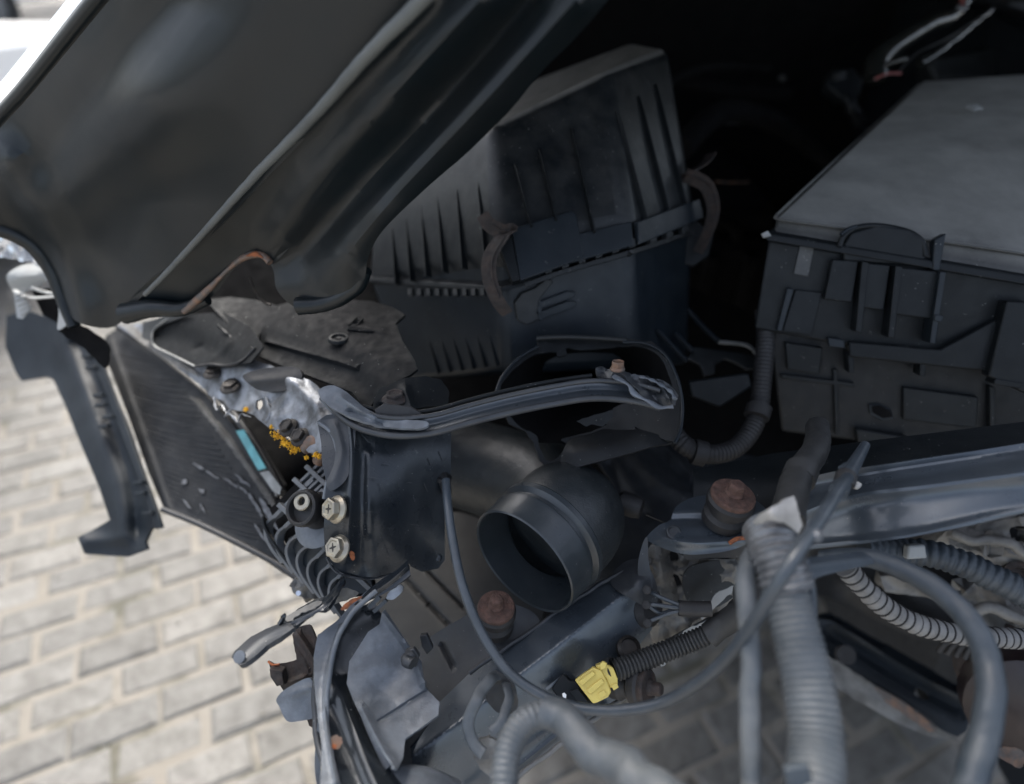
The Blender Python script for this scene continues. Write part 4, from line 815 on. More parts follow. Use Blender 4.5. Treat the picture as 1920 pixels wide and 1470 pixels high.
hex_bolt(g, P(1158,692,.64), V(0,.9,.4), .0062, M['rust_steel'], flange=1.2, h=1.3)
# ================================================================== fuse box
g = thing('fuse_box', 'large black fuse box with dusty lid filling the right side of the bay', 'fuse box', P(1700,820,.85))
T0 = [(1453,406,.78),(2200,520,.70),(2200,118,1.08),(1728,152,1.16)]
T1 = [(1446,440,.775),(2200,570,.695),(2200,200,1.08),(1722,200,1.17)]
loft('lid', [T1, T0], M['plastic_top'], g, bev=.006, segs=4)
T2 = [(1436,436,.772),(2200,566,.692),(2200,230,1.09),(1715,230,1.18)]; T3 = [(1436,452,.772),(2200,582,.692),(2200,245,1.09),(1715,245,1.18)]
loft('lid_rim', [T3, T2], M['plastic'], g, bev=.002, segs=2)
B0 = [(1440,448,.785),(2200,575,.705),(2200,300,1.08),(1720,280,1.15)]; B1 = [(1412,618,.81),(2200,760,.74),(2200,400,1.1),(1720,400,1.15)]
loft('upper_case', [B1, B0], M['plastic'], g, bev=.004, segs=3)
B2 = [(1436,600,.822),(2200,700,.745),(2200,480,1.1),(1740,460,1.15)]; B3 = [(1462,812,.855),(2200,900,.79),(2200,620,1.1),(1740,600,1.15)]
loft('lower_case', [B3, B2], M['matt'], g, bev=.006, segs=3)
ff = plane(B0[0], B0[1], B1[0]); lf = plane(B2[0], B2[1], B3[0])
prism('skirt_ledge', [(1745,488),(1925,510),(1925,522),(1748,498)], ff, 0, .008, M['plastic_blue'], g, bev=.0015)
tube('lid_edge_highlight', [(1722,160,1.15),(1640,234,1.03),(1540,325,.875),(1462,398,.778),(1454,408,.774),(1462,412,.772),(1600,430,.758),(1800,458,.737),(1960,482,.722)], .0022, M['plastic_top'], g, n=8, seg=10)  # added pale bead draws the highlight along the dusty lid's rim
prism('case_step', [(1470,640),(1540,650),(1534,700),(1474,690)], lf, 0, .008, M['plastic'], g, bev=.0015)
prism('case_step', [(1690,724),(1830,742),(1826,800),(1690,784)], lf, 0, .007, M['plastic'], g, bev=.0015)
prism('case_rib', [(1560,690),(1568,691),(1572,812),(1564,812)], lf, 0, .006, M['plastic'], g, bev=.001)
prism('case_rib', [(1848,720),(1858,722),(1860,850),(1850,850)], lf, 0, .010, M['plastic'], g, bev=.001)
prism('case_foot', [(1600,800),(1700,816),(1696,850),(1606,836)], lf, 0, .010, M['plastic'], g, bev=.002)
prism('case_ledge', [(1462,700),(1600,716),(1600,724),(1464,708)], lf, 0, .006, M['plastic'], g, bev=.001)
# finger latch
prism('latch_back', [(1576,460),(1590,436),(1640,422),(1700,430),(1732,455),(1728,500),(1576,490)], ff, 0, .012, M['plastic'], g, bev=.003, segs=3)
tube('latch_arch', [(1574,462,.755),(1584,440,.752),(1610,426,.75),(1650,424,.747),(1700,434,.743),(1728,452,.74),(1736,480,.74)], .0034, M['plastic'], g, n=10)
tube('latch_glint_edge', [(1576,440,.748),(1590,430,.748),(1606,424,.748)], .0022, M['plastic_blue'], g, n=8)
prism('latch_post', [(1742,450),(1764,438),(1758,470),(1752,508),(1738,506)], ff, 0, .016, M['plastic_blue'], g, bev=.0015)
prism('latch_panel', [(1556,486),(1604,490),(1592,566),(1540,560)], ff, .004, .014, M['plastic'], g, bev=.0015)
prism('latch_panel', [(1612,492),(1662,498),(1650,580),(1600,574)], ff, .004, .015, M['plastic'], g, bev=.0015)
prism('latch_panel', [(1672,500),(1754,510),(1740,596),(1658,586)], ff, .004, .017, M['plastic'], g, bev=.0015)
prism('latch_rib', [(1606,490),(1618,492),(1606,620),(1594,618)], ff, 0, .023, M['plastic'], g, bev=.001)
prism('latch_rib', [(1666,498),(1678,500),(1664,630),(1652,628)], ff, 0, .025, M['plastic'], g, bev=.001)
prism('latch_rib', [(1746,508),(1757,510),(1738,640),(1727,638)], ff, 0, .026, M['plastic_blue'], g, bev=.001)
prism('latch_tooth', [(1736,586),(1752,588),(1748,600),(1734,598)], ff, 0, .028, M['plastic_blue'], g, bev=.001)
prism('grey_label', [(1500,461),(1526,463),(1515,518),(1488,513)], lambda x,y: ff(x,y)-.001, 0, .0012, M['plastic_top'], g, bev=.0003)
prism('side_rail', [(1474,540),(1486,541),(1464,620),(1454,618)], ff, 0, .009, M['plastic_blue'], g, bev=.001)
prism('side_pad', [(1490,543),(1540,548),(1520,628),(1466,620)], ff, 0, .005, M['plastic'], g, bev=.001)
prism('wide_pocket', [(1590,640),(1760,655),(1860,600),(1925,610),(1925,700),(1800,690),(1590,668)], lambda x,y: ff(x,y)-.002, 0, .006, M['plastic'], g, bev=.002)
prism('corner_pillar', [(1872,562),(1925,566),(1925,740),(1838,700)], ff, 0, .020, M['plastic'], g, bev=.002)
prism('pillar_slot', [(1850,704),(1900,712),(1894,722),(1846,714)], ff, 0, .022, M['plastic'], g, bev=.001)
prism('molded_step', [(1550,632),(1580,636),(1582,652),(1552,648)], ff, 0, .007, M['plastic_blue'], g, bev=.001)
prism('molded_step', [(1588,660),(1600,662),(1600,700),(1590,698)], ff, -.02, .004, M['plastic'], g, bev=.001)
prism('molded_step', [(1724,672),(1736,674),(1732,706),(1722,704)], ff, -.02, .004, M['plastic'], g, bev=.001)
prism('slot_rim', [(1628,758),(1648,756),(1670,768),(1674,784),(1654,788),(1630,776)], lf, 0, .003, M['plastic_blue'], g, bev=.001)
prism('slot_shade', [(1632,760),(1648,758),(1668,769),(1671,780),(1654,783),(1634,772)], lf, 0, .0045, M['deep'], g, bev=.0005)  # raised near-black block stands in for the shade inside the slot
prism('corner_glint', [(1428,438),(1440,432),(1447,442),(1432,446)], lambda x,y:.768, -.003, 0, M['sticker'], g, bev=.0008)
lathe('bird_dropping', P(1826,201,.98), V(0,.5,.5), [(.010,-.002),(.011,0),(.007,.0015)], M['white_plastic'], g, wob=.8, n=20)
lathe('mud_spot', P(1780,325,.86), V(0,.5,.5), [(.007,-.002),(.008,.0005)], M['rubber'], g, wob=.5)
# ================================================================== background bits behind the fuse box
g = thing('taped_harness', 'glossy taped wiring bundle with bare pink wires behind the fuse box lid', 'wiring', P(1700,130,1.2))
gloss = mat('glossy_tape', (.012,.013,.012), .12, bump=.5, bscale=60, coat=.6)
tube('taped_trunk', [(1640,150,1.15),(1648,110,1.15),(1690,76,1.16),(1740,46,1.18),(1790,24,1.2),(1830,-40,1.25)], lambda t: .020-.008*t, gloss, g, jitter=.003, n=12)
tube('taped_branch', [(1725,120,1.16),(1770,90,1.17),(1820,50,1.2),(1860,15,1.22)], lambda t:.009-.004*t, gloss, g, jitter=.004, n=10)
tube('taped_branch', [(1640,150,1.15),(1665,120,1.13),(1700,112,1.12)], .006, gloss, g, jitter=.004)
for k, q in enumerate((((1640,148,1.13),(1665,138,1.12),(1690,138,1.12)), ((1795,-20,1.2),(1802,0,1.19),(1808,14,1.19)), ((1810,-10,1.2),(1806,4,1.19),(1800,14,1.19)))):
    tube('pink_wire', q, .0022, M['pink'], g, n=6)
tube('copper_end', [(1796,12,1.18),(1804,18,1.178),(1812,12,1.18)], .004, M['alu'], g, n=8)
tube('loose_wire', [(1680,140,1.13),(1720,100,1.12),(1780,70,1.13),(1840,30,1.15)], .0018, M['rubber'], g, n=6)
g = thing('dark_relay_block', 'dim black relay block hanging in shadow left of the fuse box lid', 'relay', P(1590,220,1.3))
prism('relay_case', [(1555,135),(1600,125),(1620,150),(1612,180),(1580,186),(1550,160)], lambda x,y:1.3, -.03, 0, M['plastic'], g, bev=.004)
tube('relay_lead', [(1585,180,1.3),(1600,205,1.3),(1610,230,1.32)], .012, M['plastic'], g, jitter=.004)
lathe('relay_cap', P(1570,140,1.28), V(-.2,.9,.4), [(.016,-.01),(.016,.004),(.010,.01)], M['plastic'], g)
g = thing('scuttle_trim', 'grey black scuttle edge crossing the top right corner', 'trim', P(1850,120,1.35))
prism('scuttle_face', [(1740,110),(1925,75),(1925,140),(1755,152)], lambda x,y:1.35, -.05, 0, M['plastic_dirty'], g, bev=.008)
prism('scuttle_side', [(1890,0),(1925,0),(1925,70),(1880,62)], lambda x,y:1.5, -.05, 0, M['plastic_dirty'], g, bev=.006)
g = thing('firewall_pipe', 'faint thin pipe against the black firewall between the two boxes', 'pipe', P(1400,330,1.5))
tube('pipe_run', [(1280,150,1.5),(1380,170,1.5),(1480,175,1.5)], .02, M['deep'], g, jitter=.004)
tube('pipe_clip', [(1330,232,1.4),(1380,232,1.4),(1425,230,1.4)], .002, M['cable'], g, n=6)
tube('pipe_clip', [(1340,340,1.35),(1370,342,1.35),(1405,341,1.35)], .002, M['rust_steel'], g, n=6)
lathe('bolt_head', P(1466,148,1.4), V(0,.3,1), [(.008,0),(.008,.004)], M['plastic_top'], g)
# ================================================================== right front rail
g = thing('upper_rail', 'dark slate painted upper rail running off to the right below the fuse box', 'rail', P(1700,1000,.6))
rf = surf([(1200,955,.68),(1420,975,.66),(1520,900,.64),(1920,800,.58),(1920,960,.52),(1520,1030,.60),(1700,930,.56),(1920,880,.53),(1300,1035,.66)])
sheet('rail_face', [(1470,905),(1560,885),(1680,868),(1800,850),(1925,830),(2200,790),(2200,940),(1925,960),(1820,985),(1700,1008),(1600,1022),(1500,1032),(1440,1036),(1430,980)], M['rail'], g, dfn=rf, curved=False, step=12, thick=.004, bev=.001, dent=(.001,20),
   ridges=[([(1480,970),(1600,928),(1750,908),(1925,885),(2200,850)],16,.010), ([(1480,920),(1600,895),(1925,845),(2200,800)],12,-.008), ([(1440,1030),(1700,1004),(1925,956),(2200,930)],8,.003)])
sheet('rail_shelf', [(1300,880),(1450,850),(1600,830),(1925,790),(2200,760),(2200,800),(1925,838),(1680,876),(1560,892),(1470,912),(1440,980),(1400,960),(1300,940)], M['plastic'], g, dfn=lambda x,y: rf(x,y)+.02+.0004*max(0,900-y), curved=False, step=16, thick=.004)
prism('rail_clip', [(1574,876),(1590,866),(1606,884),(1600,900),(1580,896)], lambda x,y:.56, -.004, .004, M['cable_blue'], g, bev=.001)
tube('rail_pin', [(1594,902,.575),(1604,912,.57),(1610,905,.57)], .003, M['tape'], g, n=8)
# bracket carrying the mount
g = thing('mount_bracket', 'slate painted bracket plate under the large rusty mount', 'bracket', P(1300,1030,.66))
bk = surf([(1195,1020,.69),(1250,950,.70),(1320,925,.71),(1430,985,.655),(1400,1035,.645),(1280,1010,.655),(1215,1075,.69)])
sheet('bracket_top', [(1212,1008),(1235,985),(1256,975),(1268,950),(1300,932),(1340,928),(1400,930),(1440,960),(1440,1000),(1405,1010),(1396,1022),(1360,1034),(1300,1040),(1260,1034),(1222,1018)], M['rail'], g, dfn=bk, curved=True, step=8, thick=.003, bev=.0008, ridges=[([(1262,975),(1320,975),(1400,990)],9,-.007), ([(1240,1008),(1300,1018),(1400,1012)],9,.006)])
lathe('pressed_hole', P(1264,998,bk(1264,998)-.004), V(.1,.6,.8), [(.008,-.003),(.008,.0005),(.0065,.001),(.005,-.001)], M['paint_dusty'], g)
sheet('bracket_skirt', [(1278,1012),(1330,1018),(1410,1010),(1412,1045),(1370,1046),(1320,1046),(1290,1050),(1280,1035)], M['paint_dusty'], g, dfn=lambda x,y: bk(x,y)-.002+.0006*max(0,y-1015), step=8, thick=.003)
tube('orange_rust_edge', [(1368,1018,.645),(1382,1010,.64),(1400,1008,.638)], .0022, M['rust_orange'], g, n=8, jitter=.001)
# big mount
def mount(label, c, ax, r, mr, flat=False):
    t = thing('rubber_mount', label, 'rubber mount', c, 'rusty rubber mounts on the front rails'); a = ax.normalized()
    lathe('rubber_body', c, a, [(r*1.0,-.022),(r*1.02,-.012),(r*.84,-.008),(r*.82,-.003),(r*1.1,.001),(r*1.12,.009),(r*1.0,.012),(r*.6,.0125)], M['rubber'], t, n=40)
    lathe('steel_washer', c+a*.0125, a, [(r*1.0,-.001),(r*1.04,.001),(r*1.03,.004),(r*.96,.0055),(r*.4,.006)], mr, t, n=40, wob=.015)
    lathe('spacer', c+a*.0185, a, [(r*.46,-.001),(r*.45,.002),(r*.36,.004)], mr, t, n=24)
    u, w_ = frame(a); V_ = [c+a*h+(u*math.cos(q*math.pi/3)+w_*math.sin(q*math.pi/3))*r*s for s,h in ((.40,.02),(.40,.0295),(.34,.0318)) for q in range(6)]
    mk('bolt_head', V_, [(k*6+q,k*6+(q+1)%6,(k+1)*6+(q+1)%6,(k+1)*6+q) for k in (0,1) for q in range(6)]+[tuple(range(12,18)),(5,4,3,2,1,0)], mr, t, bev=.0012, segs=2)
    return t
mount('large rubber mount with wide rusty brown washer below the fuse box', P(1366,948,.655), V(.10,.80,.62), .0215, M['rust'])
mount('small heavily rusted rubber mount beside the open intake pipe', P(930,1154,.665), V(.03,.78,.64), .0185, M['rust'])
mount('rusty rubber mount lying sideways right of the yellow connector', P(1187,1283,.655), V(.80,.10,.62), .0175, M['rust_dark'])
sheet('bracket_fold', [(1196,1060),(1205,1020),(1214,1008),(1216,1050),(1224,1100),(1212,1130),(1200,1100)], M['paint_dusty'], g, dfn=lambda x,y:.68, step=7)
# ================================================================== grey inner wheel-arch sheet behind
g = thing('inner_panel', 'scuffed grey inner panel seen between intake pipe and large mount', 'panel', P(1230,1000,.9))
pn = surf([(1130,870,.93),(1300,860,.95),(1420,880,.92),(1180,1080,.80),(820,1050,.92),(760,1180,.9),(860,1200,.86),(1000,1180,.84)])
sheet('panel_sheet', [(1110,840),(1180,830),(1260,836),(1340,850),(1420,858),(1440,900),(1400,960),(1260,1000),(1215,1060),(1180,1080),(1120,1110),(1080,1120),(1140,1040),(1160,960),(1150,910)], M['paint_dusty'], g, dfn=pn, step=14, dent=(.004,18), ridges=[([(1190,850),(1240,900),(1290,930)],18,.02), ([(1140,870),(1170,930),(1200,960)],14,-.015), ([(1240,830),(1300,890)],12,.015)])
sheet('floor_sheet', [(740,1000),(860,960),(1000,1040),(1010,1180),(900,1230),(800,1260),(720,1200),(700,1100)], M['hose_dark'], g, dfn=surf([(740,1000,.95),(1000,1040,.92),(900,1230,.82),(720,1200,.86)]), step=16, ridges=[([(750,1075),(840,1170)],4,-.006), ([(790,1060),(870,1140)],3,-.006)], holes=[[(800,1130),(808,1128),(804,1136),(798,1138)]])
g = thing('black_vent_cap', 'small black rubber cap just right of the intake elbow', 'cap', P(1188,960,.74))
lathe('cap_body', P(1196,952,.735), V(.85,-.25,.35), [(.011,-.024),(.014,-.02),(.0135,-.004),(.0115,.004),(.010,.005)], M['rubber'], g, n=12)
tube('cap_pin', [(1212,965,.735),(1232,974,.73),(1246,980,.73)], .0009, M['bolt_dark'], g, n=6)
tube('cap_stem', [(1150,925,.75),(1165,945,.745),(1180,950,.74)], .006, M['rubber'], g, n=8)
# ================================================================== diagonal lower rail
g = thing('lower_rail', 'slate blue painted lower rail running diagonally under the intake pipe', 'rail', P(980,1300,.66))
def lr(x, y):
    """box rail: an upper face and a front face meeting in one rounded crease"""
    ux, uy = -.793, .610; dx, dy = x-1150, y-1130; al = dx*ux+dy*uy; s_ = dx*uy*-1+dy*ux*1   # along, across (positive = below the crease)
    s_ = -s_ if False else (dx*-uy+dy*ux)*-1
    base = .672-.00017*al; k = 15.0
    up = max(0, -s_); dn = max(0, s_); rnd = 2.5*math.exp(-abs(s_)/k)
    return base+.00060*up+.00016*dn+.0006*rnd
sheet('rail_face', [(1010,1172),(1060,1136),(1120,1098),(1180,1062),(1206,1058),(1220,1090),(1232,1140),(1222,1180),(1190,1220),(1180,1270),(1176,1300),(1120,1338),(1060,1385),(980,1450),(900,1510),(700,1600),(640,1500),(760,1400),(800,1340),(880,1262),(940,1220)], M['rail'], g, dfn=lr, curved=False, step=8, thick=.004, bev=.001, ang=60, dent=(.0008,18),
   ridges=[([(1130,1322),(1060,1368),(960,1448)],5,.003)])
tube('rail_top_edge', [(1190,1060,.70),(1120,1098,.69),(1060,1136,.685),(1010,1172,.68),(940,1220,.66),(880,1262,.645)], .0024, M['paint_dusty'], g, n=8, jitter=.0015)
tube('rail_bottom_edge', [(1180,1302,.67),(1120,1342,.655),(1060,1388,.64),(980,1452,.62),(900,1520,.6)], .0028, M['alu_dirty'], g, n=8, jitter=.002)
sheet('patch_plate', [(1160,1062),(1186,1048),(1212,1056),(1232,1100),(1230,1140),(1210,1138),(1178,1120),(1150,1100),(1145,1085)], M['paint_dusty'], g, dfn=lambda x,y: lr(x,y)-.008, step=7, thick=.002, ridges=[([(1190,1075),(1205,1110)],12,.004)])
sheet('mount_shelf', [(800,1200),(880,1150),(920,1128),(985,1140),(1010,1172),(940,1222),(880,1262),(820,1320),(790,1300),(780,1240)], M['paint_dusty'], g, dfn=surf([(800,1200,.72),(920,1128,.70),(1010,1172,.69),(820,1320,.65)]), step=10, thick=.003, rough=.5, ridges=[([(830,1210),(850,1250)],5,-.006)])
hb = surf([(1055,1290,.63),(1080,1265,.63),(1120,1330,.625)])
prism('edge_scratch', [(1022,1290),(1058,1262),(1060,1265),(1025,1294)], lambda x,y: lr(x,y)-.006, 0, .001, M['paint_pale'], g, bev=0)
# ================================================================== yellow connector
g = thing('yellow_connector', 'bright yellow plug pushed into a black socket on the lower rail', 'connector', P(1110,1320,.64))
yf = surf([(1078,1275,.635),(1125,1245,.635),(1160,1270,.63),(1110,1318,.625)])
prism('plug_body', [(1078,1274),(1098,1260),(1112,1250),(1128,1256),(1140,1280),(1146,1296),(1140,1306),(1120,1316),(1112,1318),(1096,1298)], yf, -.016, .006, M['yellow'], g, bev=.0014, segs=3)
prism('plug_ridge', [(1086,1276),(1112,1256),(1118,1262),(1093,1283)], yf, .004, .010, M['yellow'], g, bev=.0008)
prism('plug_ridge', [(1100,1292),(1128,1270),(1134,1278),(1108,1300)], yf, .004, .0085, M['yellow'], g, bev=.0008)
prism('plug_head', [(1116,1248),(1132,1242),(1150,1252),(1158,1272),(1158,1284),(1144,1290),(1136,1272)], yf, -.014, .003, M['yellow'], g, bev=.0012, segs=3)
prism('plug_latch', [(1124,1244),(1130,1238),(1138,1242),(1134,1252),(1126,1254)], yf, .0, .009, M['yellow'], g, bev=.0006)
prism('plug_latch', [(1146,1284),(1156,1280),(1160,1288),(1150,1294)], yf, -.004, .005, M['yellow'], g, bev=.0006)
prism('lock_tab', [(1120,1300),(1132,1292),(1138,1300),(1126,1310)], yf, .004, .0075, M['yellow'], g, bev=.0005)
prism('black_socket', [(1034,1290),(1056,1262),(1068,1276),(1080,1276),(1112,1318),(1108,1326),(1094,1350),(1060,1330)], lambda x,y: yf(x,y)+.006, -.02, .002, M['plastic'], g, bev=.0015)
prism('socket_step', [(1068,1296),(1084,1290),(1104,1316),(1090,1324)], yf, -.008, .003, M['plastic'], g, bev=.0008)
for x,y in ((1058,1302),(1062,1328)):
    prism('white_paint_drip', [(x-4,y-2),(x,y-4),(x+4,y),(x+3,y+7),(x-3,y+4)], lambda a,b_:.622, 0, .001, M['white'], g, bev=.0003)
c = P(1146,1256,.64); lathe('socket_ring', c, V(.75,.45,.4), [(.0115,-.006),(.012,.003),(.0105,.0035),(.009,0)], M['rubber'], g)
g = thing('connector_loom', 'ribbed dark loom leading from the yellow plug up to the right', 'loom', P(1150,1260,.64))
tube('corrugated_sleeve', [(1150,1258,.645),(1190,1244,.65),(1240,1224,.655),(1290,1205,.655),(1330,1188,.65)], lambda t:.0105-.001*t, M['hose_dark'], g, corr=1, pitch=.0042, depth=.16)
tube('taped_end', [(1328,1190,.65),(1360,1170,.645),(1395,1140,.63),(1405,1100,.61)], .0125, M['hose_dark'], g, jitter=.003)
# ================================================================== small wires + lug connectors
g = thing('sensor_plug', 'small black sensor plug with three thin leads beside the lower rail', 'plug', P(1230,1150,.67))
lathe('plug_housing', P(1222,1140,.69), V(.5,.1,.7), [(.022,-.02),(.022,-.004),(.015,.002),(.010,.002)], M['rubber'], g, n=20)
for q in (((1214,1106,.67),(1235,1118,.66),(1258,1128,.655),(1275,1134,.65)), ((1212,1134,.66),(1230,1134,.657),(1250,1137,.652),(1275,1140,.65)), ((1214,1166,.66),(1234,1158,.657),(1255,1150,.652),(1275,1146,.65)), ((1216,1136,.66),(1240,1150,.66),(1262,1142,.654))):
    tube('lead', q, .0022, M['cable'], g, n=8)
tube('lead_sleeve', [(1272,1140,.65),(1300,1142,.648),(1334,1142,.645)], .0078, M['rubber'], g)
for x,y in ((1213,1106),(1212,1134),(1214,1168)): lathe('terminal', P(x,y,.658), V(-.3,.3,.9), [(.0045,-.004),(.0045,.002),(.003,.003)], M['rubber'], g, n=12)
lathe('plug_clip', P(1180,1215,.665), V(.2,.5,.8), [(.012,-.008),(.013,.0),(.010,.003),(.009,-.001)], M['bolt_dark'], g, n=16, wob=.05)
# crumpled white panel behind
g = thing('torn_pale_plate', 'torn pale grey metal plate with dents below the large mount', 'plate', P(1270,1180,.75))
sheet('plate', [(1210,1090),(1206,1040),(1222,1020),(1270,1034),(1290,1046),(1340,1048),(1400,1048),(1390,1110),(1350,1150),(1300,1165),(1270,1215),(1235,1240),(1222,1200),(1212,1150)], M['alu_dirty'], g, dfn=surf([(1210,1060,.72),(1290,1046,.72),(1400,1060,.70),(1235,1230,.74),(1300,1160,.73)]), curved=False, step=8, thick=.002, rough=1.2, dent=(.012,30,1), bev=.0005,
   ridges=[([(1230,1040),(1240,1100),(1235,1180)],12,.01), ([(1255,1040),(1275,1090),(1285,1130)],10,-.01)], holes=[[(1258,1034),(1272,1040),(1270,1052),(1258,1050)], [(1262,1078),(1272,1080),(1280,1104),(1272,1112),(1268,1096)]])
sheet('loose_sheet', [(1290,1065),(1400,1050),(1395,1100),(1340,1140),(1290,1130)], M['plastic_dirty'], g, dfn=lambda x,y:.71, step=9, thick=.002)
for q in (((1316,1160,.70),(1350,1120,.69),(1380,1100,.69)), ((1240,1250,.72),(1290,1190,.71),(1330,1165,.70))):
    strip('paint_flake', [p[:2] for p in q], lambda t: 16*(1-abs(2*t-1))+3, lambda x,y:.685, M['white_plastic'], g, thick=.001, rough=2.5, step=6)
g = thing('slotted_arm', 'thin slotted dark steel arm running down left of the tall conduit', 'arm', P(1250,1240,.72))
strip('arm_web', [(1222,1230),(1270,1200),(1330,1168),(1400,1130)], 16, lambda x,y:.72, M['paint_dusty'], g, thick=.004, rough=.5)
# ================================================================== small lugs right: blue seal clamp on the left-bottom
# ================================================================== bottom left broken front corner
g = thing('front_corner_panel', 'bent slate blue front corner panel with folded seams at the bottom left', 'body panel', P(700,1460,.6))
pf = surf([(600,1150,.64),(720,1140,.66),(830,1330,.60),(770,1380,.58),(640,1470,.52),(600,1300,.60),(760,1470,.53),(650,1250,.62)])
sheet('curled_plate', [(655,1240),(690,1185),(712,1170),(716,1148),(722,1142),(760,1200),(790,1240),(798,1290),(824,1316),(822,1340),(790,1364),(760,1385),(756,1420),(744,1445),(730,1430),(700,1390),(670,1330),(650,1280)], M['paint_pale'], g, dfn=lambda x,y: pf(x,y)-.02, curved=False, step=8, thick=.0025, bev=.0006, rough=.4, dent=(.003,16,1), ridges=[([(680,1330),(710,1390),(740,1440)],9,.012), ([(720,1300),(760,1240)],24,-.006), ([(710,1352),(800,1295)],3,-.003), ([(720,1150),(770,1220),(795,1280)],7,.008)])
sheet('seam_flange', [(596,1190),(630,1165),(662,1130),(690,1106),(700,1112),(672,1140),(645,1178),(628,1220),(618,1260),(614,1340),(622,1400),(640,1480),(600,1480),(604,1400),(596,1340),(590,1280),(588,1230)], M['paint_pale'], g, dfn=lambda x,y: pf(x,y)-.025, curved=False, step=8, thick=.003, rough=.6, bev=.0006, ridges=[([(640,1178),(616,1250),(610,1340),(630,1470)],4,.006)])
sheet('dark_inner_face', [(640,1160),(700,1125),(720,1160),(690,1200),(655,1250),(660,1320),(700,1400),(760,1480),(640,1490),(618,1400),(612,1300),(622,1220)], M['paint'], g, dfn=lambda x,y: pf(x,y), curved=False, step=12, thick=.003, ridges=[([(640,1300),(670,1380),(710,1480)],20,.012)])
sheet('under_panel', [(640,1200),(720,1180),(800,1290),(810,1350),(770,1400),(780,1500),(650,1500),(625,1380)], M['paint_dusty'], g, dfn=lambda x,y: pf(x,y)+.03, curved=False, step=14, thick=.003)
tube('rounded_foot', [(560,1580,.56),(680,1530,.545),(770,1520,.545),(830,1540,.555)], .034, M['paint_pale'], g, n=24, seg=10)
tube('highlight_fold', [(676,1322,.575),(692,1360,.563),(712,1400,.552),(732,1438,.543)], lambda t: .0030+.0024*t, M['paint_pale'], g, n=12)  # added pale tube draws the bright vertical highlight on the plate
sheet('pale_tab', [(524,1326),(518,1312),(530,1296),(560,1278),(582,1272),(592,1300),(600,1338),(590,1346),(562,1352),(538,1352)], M['paint_pale'], g, dfn=surf([(524,1326,.60),(590,1280,.60),(590,1346,.59)]), step=7, thick=.005, bev=.0012, ridges=[([(550,1300),(580,1290)],8,.003)])
sheet('hung_flap', [(598,1340),(606,1400),(600,1440),(606,1490),(594,1470),(590,1420)], M['paint_pale'], g, dfn=lambda x,y:.57, step=7)
tube('seam_lip', [(706,1108,.60),(668,1142,.592),(642,1180,.585),(624,1230,.578),(614,1300,.568),(614,1370,.553),(626,1440,.535),(644,1500,.52)], .0024, M['paint_pale'], g, n=8, jitter=.0012)
tube('seam_lip', [(596,1240,.6),(590,1300,.59),(594,1380,.57),(610,1440,.55),(626,1500,.53)], .003, M['paint_dusty'], g, n=8, jitter=.0012)
lathe('paint_chip', P(632,1392,.535), V(0,.4,.8), [(.0045,-.001),(.005,.0006)], M['rust_steel'], g, wob=.6, n=14)
lathe('rust_dot', P(628,1400,.534), V(0,.4,.8), [(.0018,-.001),(.002,.0012)], M['rust_orange'], g, wob=.6, n=10)
sheet('orange_scrape', [(640,1138),(652,1128),(676,1118),(678,1121),(660,1134),(648,1143),(640,1143)], M['rust_orange'], g, dfn=lambda x,y:.598, rough=1.5, step=5, thick=.0006)
tube('captive_nut', [(770,1228,.60),(762,1236,.595),(774,1246,.59)], .006, M['paint_dusty'], g, n=8, jitter=.003)
prism('clip_nut', [(758,1222),(776,1216),(786,1232),(780,1252),(764,1250)], lambda x,y:.60, -.008, 0, M['paint_dusty'], g, bev=.0012)
prism('clip_nut', [(786,1192),(800,1190),(812,1216),(800,1228),(790,1212)], lambda x,y:.66, -.008, 0, M['paint_dusty'], g, bev=.0012)
# hanging dark beam end
g = thing('bumper_bracket', 'dirty black bumper bracket stub sticking out left of the corner panel', 'bracket', P(560,1300,.62))
sheet('stub', [(502,1240),(512,1246),(540,1242),(556,1236),(548,1190),(556,1176),(580,1170),(610,1230),(620,1300),(602,1330),(596,1370),(580,1360),(556,1310),(532,1296),(510,1262)], M['rust_dark'], g, dfn=surf([(502,1240,.64),(560,1180,.66),(620,1300,.64),(590,1360,.64)]), curved=False, step=8, thick=.012, rough=1.0, bev=.001, ridges=[([(560,1190),(590,1240),(605,1300)],6,.008), ([(525,1285),(570,1270)],5,.005)])
prism('stub_step', [(506,1252),(530,1258),(534,1282),(520,1286),(508,1268)], lambda x,y:.63, -.01, .002, M['rust_dark'], g, bev=.001)
tube('red_edge', [(503,1240,.638),(512,1247,.636),(524,1246,.636)], .0013, M['rust_orange'], g, n=6)
# torn strap and strip
g = thing('torn_strap', 'torn slate plastic strap pointing down left over the bricks', 'strap', P(440,1235,.6))
st = surf([(440,1240,.57),(530,1170,.60),(620,1110,.62),(640,1090,.63)])
sheet('strap_body', [(434,1232),(440,1220),(470,1194),(500,1178),(525,1168),(545,1168),(552,1176),(530,1192),(500,1210),(478,1230),(458,1244),(448,1248)], M['paint_dusty'], g, dfn=lambda x,y: st(x,y)-.006, curved=False, step=7, thick=.005, bev=.0012, rough=.5, ridges=[([(445,1235),(490,1195),(540,1172)],8,.005)])
sheet('strap_neck', [(528,1168),(560,1140),(590,1124),(612,1118),(628,1100),(640,1082),(648,1086),(636,1112),(616,1138),(580,1158),(550,1176)], M['paint'], g, dfn=st, curved=False, step=7, thick=.004, bev=.001, rough=.8, ridges=[([(540,1168),(600,1138),(640,1090)],5,.005)])
lathe('strap_dimple', P(449,1232,.560), V(-.2,.4,.9), [(.0055,-.001),(.0055,.0006),(.0045,.0008)], M['paint_pale'], g)
sheet('pale_rag', [(535,1158),(560,1142),(590,1128),(605,1128),(590,1140),(560,1152),(545,1165)], M['alu_dirty'], g, dfn=lambda x,y: st(x,y)-.006, rough=2, step=6, thick=.001)
